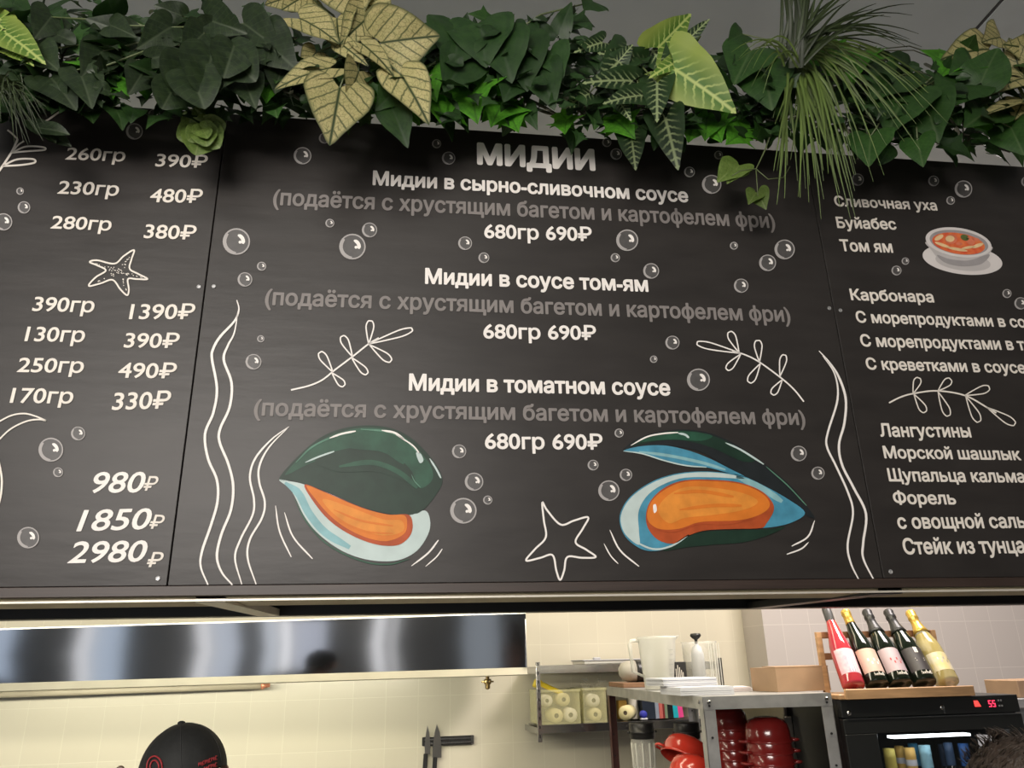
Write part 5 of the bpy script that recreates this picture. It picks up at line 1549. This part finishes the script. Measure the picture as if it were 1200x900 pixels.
class Leaves:
    def __init__(self): self.mb = MB(); self.luv = []; self.rn = []

    def leaf(self, kind, p, tip, nrm, wf=1.0, fold=.25, droop=.25, r=None, cup=0.0):
        out, c = SMOOTH[kind]
        p = V(p); ax = V(tip) - p; L = ax.length; ax.normalize()
        n = V(nrm); n = (n - ax * n.dot(ax)).normalized(); sd = ax.cross(n)
        r = rnd.random() if r is None else r
        vs_ = []

        def put(u, v, e):
            v2 = v * wf
            z = fold * abs(v2) - droop * u * u + droop * u + cup * (u * u + v2 * v2) + .07 * math.sin(9 * u + 30 * r + 3 * v2) * abs(v2)
            vs_.append(p + ax * (u * L) + sd * (v2 * L) + n * (z * L))
            self.luv.append((u, v2, e)); self.rn.append(r)
        put(c[0], c[1], 0)
        N_ = len(out)
        for s in (.5, .85, 1.0):
            for (u, v) in out: put(c[0] + (u - c[0]) * s, v * s, s)
        fs = [[0, 1 + i, 1 + (i + 1) % N_] for i in range(N_)]
        for q in range(2):
            for i in range(N_): fs.append([1 + q * N_ + i, 1 + (q + 1) * N_ + i, 1 + (q + 1) * N_ + (i + 1) % N_, 1 + q * N_ + (i + 1) % N_])
        self.mb.add(vs_, fs, 0, True)

    def px(self, kind, bx, by, tx, ty, D, dD=0.0, tilt=(0, 0), wf=1.0, **k):
        """leaf from the petiole end (bx,by) to the tip (tx,ty) in photo pixels, standing D metres out"""
        D = 1.68 - (1.68 - D) * .62
        p = P(bx, by, D); t = P(tx, ty, D + dD)
        n = (CAM - p).normalized() + V((tilt[0], 0, tilt[1]))
        self.leaf(kind, p, t, n, wf, **k)

    def build(self, name, m, root): return self.mb.build(name, m, root, (self.luv, self.rn))


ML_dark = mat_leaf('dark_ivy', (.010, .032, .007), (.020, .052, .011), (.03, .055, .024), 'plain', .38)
ML_mid = mat_leaf('mid_green_leaf', (.015, .046, .009), (.024, .066, .012), (.06, .10, .035), 'plain', .4)
ML_olive = mat_leaf('grey_green_leaf', (.020, .036, .012), (.009, .019, .007), (.055, .075, .04), 'plain', .38)
ML_fresh_backlit = mat_leaf('fresh_green_backlit_ivy', (.08, .27, .018), (.045, .17, .012), (.02, .06, .01), 'plain', .4, .4)  # fresh leaf green, brightened further to carry the backlight
ML_lime = mat_leaf('lime_syngonium', (.24, .31, .06), (.06, .15, .018), (.40, .48, .14), 'syn', .4)
ML_synd = mat_leaf('dark_syngonium', (.020, .05, .013), (.007, .021, .006), (.24, .30, .14), 'syndark', .38)
ML_cal = mat_leaf('cream_caladium', (.44, .38, .175), (.33, .31, .13), (.022, .040, .009), 'cal', .5)
ML_rose = mat_leaf('green_rosette', (.075, .125, .022), (.12, .18, .04), (.17, .22, .07), 'plain', .4)
M_stem = mat('plant_stem', (.10, .13, .05), .5, noise=.3, nscale=20)
M_stemd = mat('dark_stem', (.04, .045, .02), .5, noise=.3, nscale=20)


def topline(x): return 106.5 + .068 * x


def plant(label, cat, px, name='ivy_garland'):
    q = P(px, topline(px), 1.78)
    return thing(name, label, cat, (q.x, q.y, zt - .03))


def scatter(lv, kinds, x0_, x1_, y0_, y1_, n, size, Dr=(1.56, 1.86), wf=(.8, 1.15)):
    for _ in range(n):
        x = rnd.uniform(x0_, x1_); y = rnd.uniform(y0_, y1_)
        D = rnd.uniform(*Dr)
        if y > topline(x) - 12: D = min(D, rnd.uniform(1.55, 1.65))
        L = rnd.uniform(*size)
        p = P(x, y, D)
        ax = V((rnd.uniform(-1, 1), rnd.uniform(-.6, .15), rnd.uniform(-1.1, .25))).normalized()
        n_ = V((rnd.uniform(-.6, .6), -1, rnd.uniform(-.1, 1.0)))
        lv.leaf(rnd.choice(kinds), p, p + ax * L, n_, rnd.uniform(*wf), rnd.uniform(.1, .4), rnd.uniform(.1, .45))


def vine(root, x0_, x1_, y, n=1, D=1.66):
    m = MB()
    for _ in range(n):
        pts = []
        for i in range(12):
            x = x0_ + (x1_ - x0_) * i / 11; pts.append(P(x, y + .068 * x + rnd.uniform(-14, 10), D + rnd.uniform(-.06, .1)))
        m.tube(pts, .0045, 6)
    for i in range(6):                                            # a few petioles and curling tendrils
        x = rnd.uniform(x0_, x1_); p = P(x, y + .068 * x, D)
        m.tube([p, p + V((rnd.uniform(-.04, .04), -.05, .03)), p + V((rnd.uniform(-.1, .1), -.12, rnd.uniform(-.09, .02)))], [.003, .0022, .0014], 5)
    m.build('stem', M_stemd, root)


# garlands, one thing per strand
for (xa, xb, ya, yb, n1, n2, lab) in (
        (-40, 140, -10, 128, 80, 26, 'dark ivy garland over the price board beside the pale vein leaves'),
        (110, 330, 10, 132, 80, 22, 'dark ivy garland behind the large round leaves above the boards'),
        (300, 520, 40, 138, 60, 18, 'dark ivy garland under the cream veined caladium'),
        (500, 690, 25, 140, 75, 20, 'dark ivy garland over the heading, around bright green ivy'),
        (660, 900, 62, 158, 85, 20, 'dark ivy garland beneath the lime arrow leaves'),
        (880, 1060, 62, 170, 75, 18, 'dark ivy garland behind the hanging grass tuft'),
        (1040, 1215, 70, 175, 70, 16, 'dark ivy garland under the caladium at the far end')):
    g = plant(lab, 'ivy garland', (xa + xb) / 2)
    lv = Leaves(); scatter(lv, ['ivy', 'heart', 'oval'], xa, xb, ya, yb, n1 * 3 // 2, (.045, .10)); lv.build('foliage', ML_dark, g)
    lv = Leaves(); scatter(lv, ['ivy', 'heart'], xa, xb, max(ya, 20), yb + 6, n2 * 2, (.04, .085), (1.55, 1.68)); lv.build('foliage', ML_mid, g)
    lv = Leaves(); scatter(lv, ['ivy', 'round', 'heart'], xa, xb, max(ya, 30), yb - 8, n2 * 2, (.025, .055), (1.50, 1.6)); lv.build('young_foliage', ML_olive if n2 > 20 else ML_dark, g)
    vine(g, xa, xb, topline(0) - 18, 2)

# fresh green ivy along the board edge, its backlit glow put into the leaf colour
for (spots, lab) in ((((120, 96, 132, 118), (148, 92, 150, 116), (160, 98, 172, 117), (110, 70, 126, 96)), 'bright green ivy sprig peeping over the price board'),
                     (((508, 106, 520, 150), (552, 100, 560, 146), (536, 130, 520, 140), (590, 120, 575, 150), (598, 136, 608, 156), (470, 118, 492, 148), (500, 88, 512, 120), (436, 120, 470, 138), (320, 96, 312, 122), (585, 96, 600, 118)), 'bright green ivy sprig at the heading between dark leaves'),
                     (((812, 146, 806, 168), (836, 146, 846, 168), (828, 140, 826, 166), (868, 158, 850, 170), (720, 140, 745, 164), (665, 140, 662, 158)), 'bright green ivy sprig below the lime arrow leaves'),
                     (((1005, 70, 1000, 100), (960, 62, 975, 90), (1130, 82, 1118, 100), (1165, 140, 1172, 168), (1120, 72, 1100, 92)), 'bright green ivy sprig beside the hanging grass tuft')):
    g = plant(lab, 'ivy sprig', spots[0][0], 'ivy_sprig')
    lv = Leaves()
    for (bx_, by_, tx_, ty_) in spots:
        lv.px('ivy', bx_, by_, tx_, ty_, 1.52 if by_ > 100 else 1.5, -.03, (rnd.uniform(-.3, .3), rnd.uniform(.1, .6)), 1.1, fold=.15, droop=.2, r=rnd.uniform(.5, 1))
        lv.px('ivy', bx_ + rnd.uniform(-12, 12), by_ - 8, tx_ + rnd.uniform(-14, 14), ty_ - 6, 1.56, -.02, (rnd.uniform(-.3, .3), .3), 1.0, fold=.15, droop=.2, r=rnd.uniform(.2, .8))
    lv.build('foliage', ML_fresh_backlit, g)
    m = MB(); c0 = P(spots[0][0], spots[0][1] - 10, 1.66)
    for (bx_, by_, tx_, ty_) in spots: m.tube([c0, (c0 + P(bx_, by_, 1.64)) / 2 + V((0, -.02, .02)), P(bx_, by_, 1.62)], [.002, .0018, .0014], 5)
    m.build('stem', M_stemd, g)


def leafy(name, label, cat, centre, leaves, kind, mm, D0=1.5, Dc=1.62, stem_r=.0028):
    """a plant of large leaves, each leaf a part of its own, on petioles from the centre"""
    g = plant(label, cat, centre[0], name)
    c0 = P(centre[0], centre[1], Dc)
    for q in leaves:
        bx_, by_, tx_, ty_ = q[:4]; o = q[4] if len(q) > 4 else {}
        D = o.get('D', D0); lv = Leaves(); Dp = 1.68 - (1.68 - D) * .62
        lv.px(o.get('k', kind), bx_, by_, tx_, ty_, D, o.get('dD', -.02), o.get('tilt', (0, .25)), o.get('w', 1.0), fold=o.get('fold', .18), droop=o.get('droop', .2), r=o.get('r', rnd.uniform(.4, .75)))
        lv.build('leaf', mm, g)
        m = MB(); pb = P(bx_, by_, Dp + .003); m.tube([c0, (c0 + pb) / 2 + V((0, -.01, .03)), pb], [stem_r, stem_r, stem_r * .7], 6); m.build('petiole', M_stem, g)
    return g


leafy('caladium', 'cream veined caladium with large green lined leaves over the mussel board', 'caladium', (420, 70), [
    (448, 50, 516, 42, dict(D=1.40, w=1.25, k='heart', tilt=(.1, .2))), (432, 20, 398, 52, dict(D=1.45, w=.9)), (395, 22, 400, 60, dict(D=1.46, w=1.0, tilt=(-.3, .3))),
    (352, 22, 398, 52, dict(D=1.44, w=.9, tilt=(.2, .5))), (430, 5, 462, 24, dict(D=1.47, w=1.5)), (405, -14, 420, 26, dict(D=1.48, w=1.4)), (342, -4, 310, 6, dict(D=1.47, w=1.0)), (360, -6, 330, 12, dict(D=1.49, w=1.2)),
    (398, 104, 386, 171, dict(D=1.38, w=.95, tilt=(0, .1), k='heart', fold=.1)), (420, 84, 405, 118, dict(D=1.42, w=.9, tilt=(.5, .3))), (385, 80, 321, 106, dict(D=1.41, w=.62, tilt=(0, .9))),
    (470, 88, 503, 147, dict(D=1.39, w=.72, k='heart', tilt=(.2, .1))), (400, 52, 432, 78, dict(D=1.43, w=.5)), (478, 78, 440, 66, dict(D=1.46, w=.6)), (425, 52, 462, 90, dict(D=1.41, w=.5, tilt=(.4, .2))),
    (370, 62, 352, 84, dict(D=1.5, w=.8))], 'heart', ML_cal, stem_r=.003)
leafy('caladium', 'cream veined caladium at the far end above the dish list', 'caladium', (1180, 95), [
    (1158, 58, 1102, 70, dict(D=1.52, w=.75, tilt=(0, .4))), (1172, 44, 1150, 50, dict(D=1.54, w=1.2)), (1196, 84, 1182, 44, dict(D=1.52, w=.8)), (1200, 92, 1156, 112, dict(D=1.46, w=.9, tilt=(0, .5))),
    (1205, 122, 1148, 138, dict(D=1.43, w=.55, tilt=(0, .9))), (1200, 118, 1188, 142, dict(D=1.45, w=.8)), (1215, 60, 1175, 52, dict(D=1.5, w=.9))], 'heart', ML_cal, stem_r=.003)
leafy('syngonium', 'lime syngonium with bright arrow leaves and pale midribs', 'syngonium', (785, 75), [
    (772, 55, 810, 16, dict(D=1.46, w=1.05, tilt=(.2, .1), droop=.05)), (792, 82, 863, 133, dict(D=1.40, w=1.15, tilt=(.1, .3))), (800, 70, 760, 92, dict(D=1.44, w=.6, tilt=(0, .4))),
    (795, 78, 800, 128, dict(D=1.5, w=.4)), (800, 60, 822, 42, dict(D=1.5, w=.7))], 'arrow', ML_lime)
leafy('syngonium', 'pale lime syngonium leaf cluster at the very end over the price board', 'syngonium', (10, 40), [
    (8, 40, 54, 76, dict(D=1.42, w=.8)), (0, 30, 28, 64, dict(D=1.45, w=.9)), (-5, 22, 30, 32, dict(D=1.5, w=.9)), (15, 58, 40, 78, dict(D=1.44, w=.8))], 'arrow', ML_lime)
leafy('syngonium', 'dark syngonium with white feathered midribs beside the lime arrow leaves', 'syngonium', (735, 85), [
    (770, 98, 770, 144, dict(D=1.42, w=.85, tilt=(0, .1))), (720, 78, 742, 52, dict(D=1.46, w=1.1)), (745, 72, 700, 62, dict(D=1.48, w=.9)), (740, 95, 682, 98, dict(D=1.43, w=.8, tilt=(0, .5))),
    (735, 62, 700, 100, dict(D=1.47, w=.9)), (752, 112, 706, 122, dict(D=1.41, w=.8, tilt=(0, .5))), (725, 118, 740, 142, dict(D=1.44, w=.8)), (805, 48, 832, 22, dict(D=1.47, w=.6)), (705, 50, 672, 62, dict(D=1.49, w=.7, r=.95)),
    (765, 60, 790, 96, dict(D=1.5, w=.9)), (690, 110, 660, 128, dict(D=1.45, w=.9)), (780, 140, 795, 200, dict(D=1.42, w=.8, r=.1)), (740, 160, 745, 200, dict(D=1.5, w=.9, r=.0))], 'arrow', ML_synd)
leafy('pothos', 'large grey green round leaved plant over the gap between boards', 'pothos', (245, 60), [
    (225, 70, 205, 112, dict(D=1.40, w=.95, k='round', fold=.35)), (258, 38, 225, 30, dict(D=1.46, w=1.0, k='round', fold=.35)), (250, 60, 235, 112, dict(D=1.38, w=.9, k='round', fold=.4)), (262, 62, 300, 96, dict(D=1.39, w=.9, k='round', fold=.4)),
    (245, 24, 290, 40, dict(D=1.43, w=.95, fold=.4)), (286, 28, 330, 62, dict(D=1.45, w=.85, fold=.35)), (200, 32, 160, 58, dict(D=1.44, w=.8)), (180, 68, 230, 62, dict(D=1.42, w=.5)), (305, 46, 350, 84, dict(D=1.43, w=1.0)),
    (212, 18, 180, 6, dict(D=1.48, w=1)), (285, 92, 300, 128, dict(D=1.42, w=.9)), (150, 40, 100, 22, dict(D=1.5, w=.8)), (120, 60, 95, 92, dict(D=1.45, w=.9)), (95, 88, 108, 128, dict(D=1.42, w=.8, r=.7)), (60, 92, 90, 130, dict(D=1.44, w=.9)),
    (330, 80, 322, 110, dict(D=1.46, w=1)), (222, 84, 240, 128, dict(D=1.37, w=.9, k='round', fold=.4)), (208, 96, 190, 128, dict(D=1.39, w=.9, k='round')), (275, 52, 262, 92, dict(D=1.36, w=.8, k='round', fold=.4)), (238, 40, 212, 66, dict(D=1.4, w=.9, fold=.35)), (168, 84, 150, 112, dict(D=1.42, w=.9)), (130, 30, 160, 44, dict(D=1.45, w=.8)), (40, 60, 70, 84, dict(D=1.45, w=1, r=.9)), (60, 20, 40, 46, dict(D=1.46, w=1))], 'heart', ML_olive)
leafy('pothos', 'dark heart leaved plant beside the caladium above the heading', 'pothos', (570, 60), [
    (540, 34, 530, 82, dict(D=1.45, w=1.2)), (562, 30, 570, 80, dict(D=1.44, w=1.2)), (585, 44, 600, 98, dict(D=1.43, w=1)), (610, 50, 618, 108, dict(D=1.45, w=.9)), (640, 45, 625, 20, dict(D=1.5, w=.9)), (655, 40, 670, 2, dict(D=1.5, w=.6)),
    (645, 60, 660, 92, dict(D=1.42, w=1, r=.9)), (545, 70, 520, 108, dict(D=1.44, w=1)), (618, 30, 612, 70, dict(D=1.47, w=.5)), (632, 80, 650, 130, dict(D=1.43, w=.8)), (605, 90, 590, 120, dict(D=1.45, w=1)), (470, 100, 440, 130, dict(D=1.46, w=.9)),
    (695, 2, 684, 12, dict(D=1.5, w=1.6)), (545, 28, 548, 14, dict(D=1.5, w=.8)), (616, 126, 630, 153, dict(D=1.5, w=.6)), (460, 128, 478, 174, dict(D=1.44, w=.7))], 'heart', ML_dark)
leafy('pothos', 'broad green leaved plant between the grass tuft and the caladium', 'pothos', (1070, 110), [
    (1060, 110, 1040, 160, dict(D=1.46, w=1)), (1085, 120, 1100, 168, dict(D=1.45, w=1)), (1150, 96, 1170, 56, dict(D=1.42, w=1.1)), (1130, 100, 1100, 130, dict(D=1.44, w=1)), (1050, 90, 1020, 118, dict(D=1.48, w=1)), (1160, 130, 1130, 150, dict(D=1.45, w=1)),
    (1185, 150, 1200, 182, dict(D=1.44, w=1.2)), (1020, 160, 1018, 196, dict(D=1.43, w=1, r=.95)), (1075, 165, 1082, 196, dict(D=1.43, w=.9, r=.95)), (880, 60, 860, 100, dict(D=1.46, w=1)), (895, 80, 905, 130, dict(D=1.44, w=1.1)), (870, 40, 852, 50, dict(D=1.5, w=.9)), (1140, 75, 1112, 88, dict(D=1.47, w=1, r=.9))], 'heart', ML_mid)
# rosette hanging at the joint of the price board
g = plant('small light green rosette hanging over the price board top', 'rosette plant', 235, 'green_rosette')
c0 = P(238, 150, 1.585)
for (n, r0, zf) in ((6, 30, -.01), (5, 20, -.03), (3, 12, -.045)):
    for i in range(n):
        a_ = 2 * PI * i / n + n; lv = Leaves()
        tx_, ty_ = 236 + r0 * math.cos(a_), 153 + r0 * math.sin(a_)
        lv.px('round', 237, 151, tx_, ty_, 1.52 + zf, -.01, (.3 * math.cos(a_), -.3 * math.sin(a_)), 1.0, fold=.15, droop=.3, r=.5 + .12 * (4 - n / 2)); lv.build('leaf', ML_rose, g)
m = MB(); m.tube([c0, c0 + V((0, .03, .06)), P(240, 118, 1.66)], .003, 6); m.build('stem', M_stem, g)


# grasses
def blades(mb, cen, n, x_rng, y_rng, D, rise, wd, luv, rn):
    for _ in range(n):
        ex, ey = rnd.uniform(*x_rng), rnd.uniform(*y_rng)
        p0 = P(cen[0] + rnd.uniform(-14, 14), cen[1] + rnd.uniform(-8, 8), D)
        De = D + rnd.uniform(-.08, .02)
        p3 = P(ex, ey, De)
        mid = p0.lerp(p3, .4) + V((rnd.uniform(-.01, .01), -.05, rise * rnd.uniform(.6, 1.2)))
        pts = []
        for i in range(9):
            t = i / 8; pts.append(p0 * (1 - t) ** 2 + mid * 2 * t * (1 - t) + p3 * t * t)
        r = rnd.random(); vs_ = []
        for i, p in enumerate(pts):
            tg = (pts[min(8, i + 1)] - pts[max(0, i - 1)]).normalized(); sd = tg.cross((CAM - p).normalized()).normalized()
            w_ = wd * (1 - (i / 8) ** 2 * .85)
            nn = sd.cross(tg) * w_ * .3
            vs_ += [p - sd * w_, p - nn, p + sd * w_]
            for v in (-.3, 0, .3): luv.append((i / 8, v, .5)); rn.append(r)
        mb.add(vs_, [f for i in range(8) for f in ([3 * i, 3 * i + 1, 3 * i + 4, 3 * i + 3], [3 * i + 1, 3 * i + 2, 3 * i + 5, 3 * i + 4])], 0, True)


ML_grass = mat_leaf('long_grass', (.11, .165, .035), (.065, .105, .022), (.13, .17, .05), 'plain', .4)
ML_grassd = mat_leaf('dark_grass', (.032, .048, .015), (.02, .032, .011), (.05, .07, .025), 'plain', .4)
g = plant('tall grass tuft hanging down between the mussel board and dish list', 'grass', 925, 'grass_tuft')
mb = MB(); lu = []; rn_ = []
blades(mb, (928, 76), 15, (905, 942), (130, 246), 1.53, .06, .0044, lu, rn_)
blades(mb, (935, 76), 26, (935, 1008), (180, 268), 1.53, .10, .0044, lu, rn_)
blades(mb, (940, 60), 20, (965, 1085), (110, 215), 1.53, .13, .0030, lu, rn_)
blades(mb, (950, 55), 8, (1060, 1128), (125, 150), 1.53, .12, .003, lu, rn_)
blades(mb, (925, 72), 8, (850, 905), (60, 140), 1.44, .10, .0022, lu, rn_)
mb.build('hanging_blades', ML_grass, g, (lu, rn_))
mb = MB(); lu = []; rn_ = []
blades(mb, (926, 72), 20, (905, 950), (-60, -20), 1.46, .0, .005, lu, rn_)
blades(mb, (930, 70), 14, (950, 1040), (-30, 20), 1.46, .03, .004, lu, rn_)
blades(mb, (940, 55), 12, (1030, 1085), (0, 60), 1.46, .06, .003, lu, rn_)
mb.build('upright_blades', ML_grassd, g, (lu, rn_))
m = MB(); c0 = P(926, 78, 1.54); m.ball(c0, .025, 0, 14, 10, (1, .8, 1.2)); m.tube([c0, c0 + V((0, .1, -.05)), P(926, 160, 1.69)], .006, 6); m.build('crown', M_stemd, g)
g = plant('thin wiry grass tuft hanging at the very end of the price board', 'grass', 20, 'grass_tuft')
mb = MB(); lu = []; rn_ = []
blades(mb, (8, 112), 26, (0, 60), (120, 172), 1.46, .04, .0018, lu, rn_)
blades(mb, (12, 105), 14, (-20, 40), (90, 130), 1.46, .05, .0018, lu, rn_)
mb.build('hanging_blades', ML_grassd, g, (lu, rn_))
lv = Leaves(); lv.px('oval', 40, 150, 82, 158, 1.46, -.01, (0, .5), .8, r=.9); lv.px('oval', 30, 140, 66, 168, 1.48, -.01, (0, .5), .7, r=.4); lv.px('oval', 52, 155, 84, 172, 1.5, -.01, (0, .3), .7, r=.1)
lv.build('leaf', ML_olive, g)
# hanging tendril with two small leaves
g = plant('thin tendril with two small yellow green leaves in front of the mussel board', 'tendril', 880, 'ivy_tendril')
m = MB(); D = 1.52
m.tube([P(905, 150, 1.6), P(897, 175, 1.5), P(886, 198, D), P(868, 200, D), P(858, 206, D)], [.002, .002, .0018, .0015, .0012], 5)
m.tube([P(886, 198, D), P(887, 212, D), P(888, 230, D)], [.0016, .0014, .0012], 5); m.tube([P(886, 198, D), P(900, 210, D), P(918, 208, D), P(926, 195, D)], [.0015, .0013, .0012, .001], 5)
m.build('stem', M_stem, g)
for q in ((862, 196, 840, 214, .75), (866, 194, 852, 216, .6), (888, 226, 898, 246, .2), (886, 226, 877, 240, .3)):
    lv = Leaves(); lv.px('heart', q[0], q[1], q[2], q[3], D, -.01, (0, .3), 1.0, r=q[4]); lv.build('leaf', ML_rose, g)
for o in bpy.data.objects:
    if '_o' in o: del o['_o']
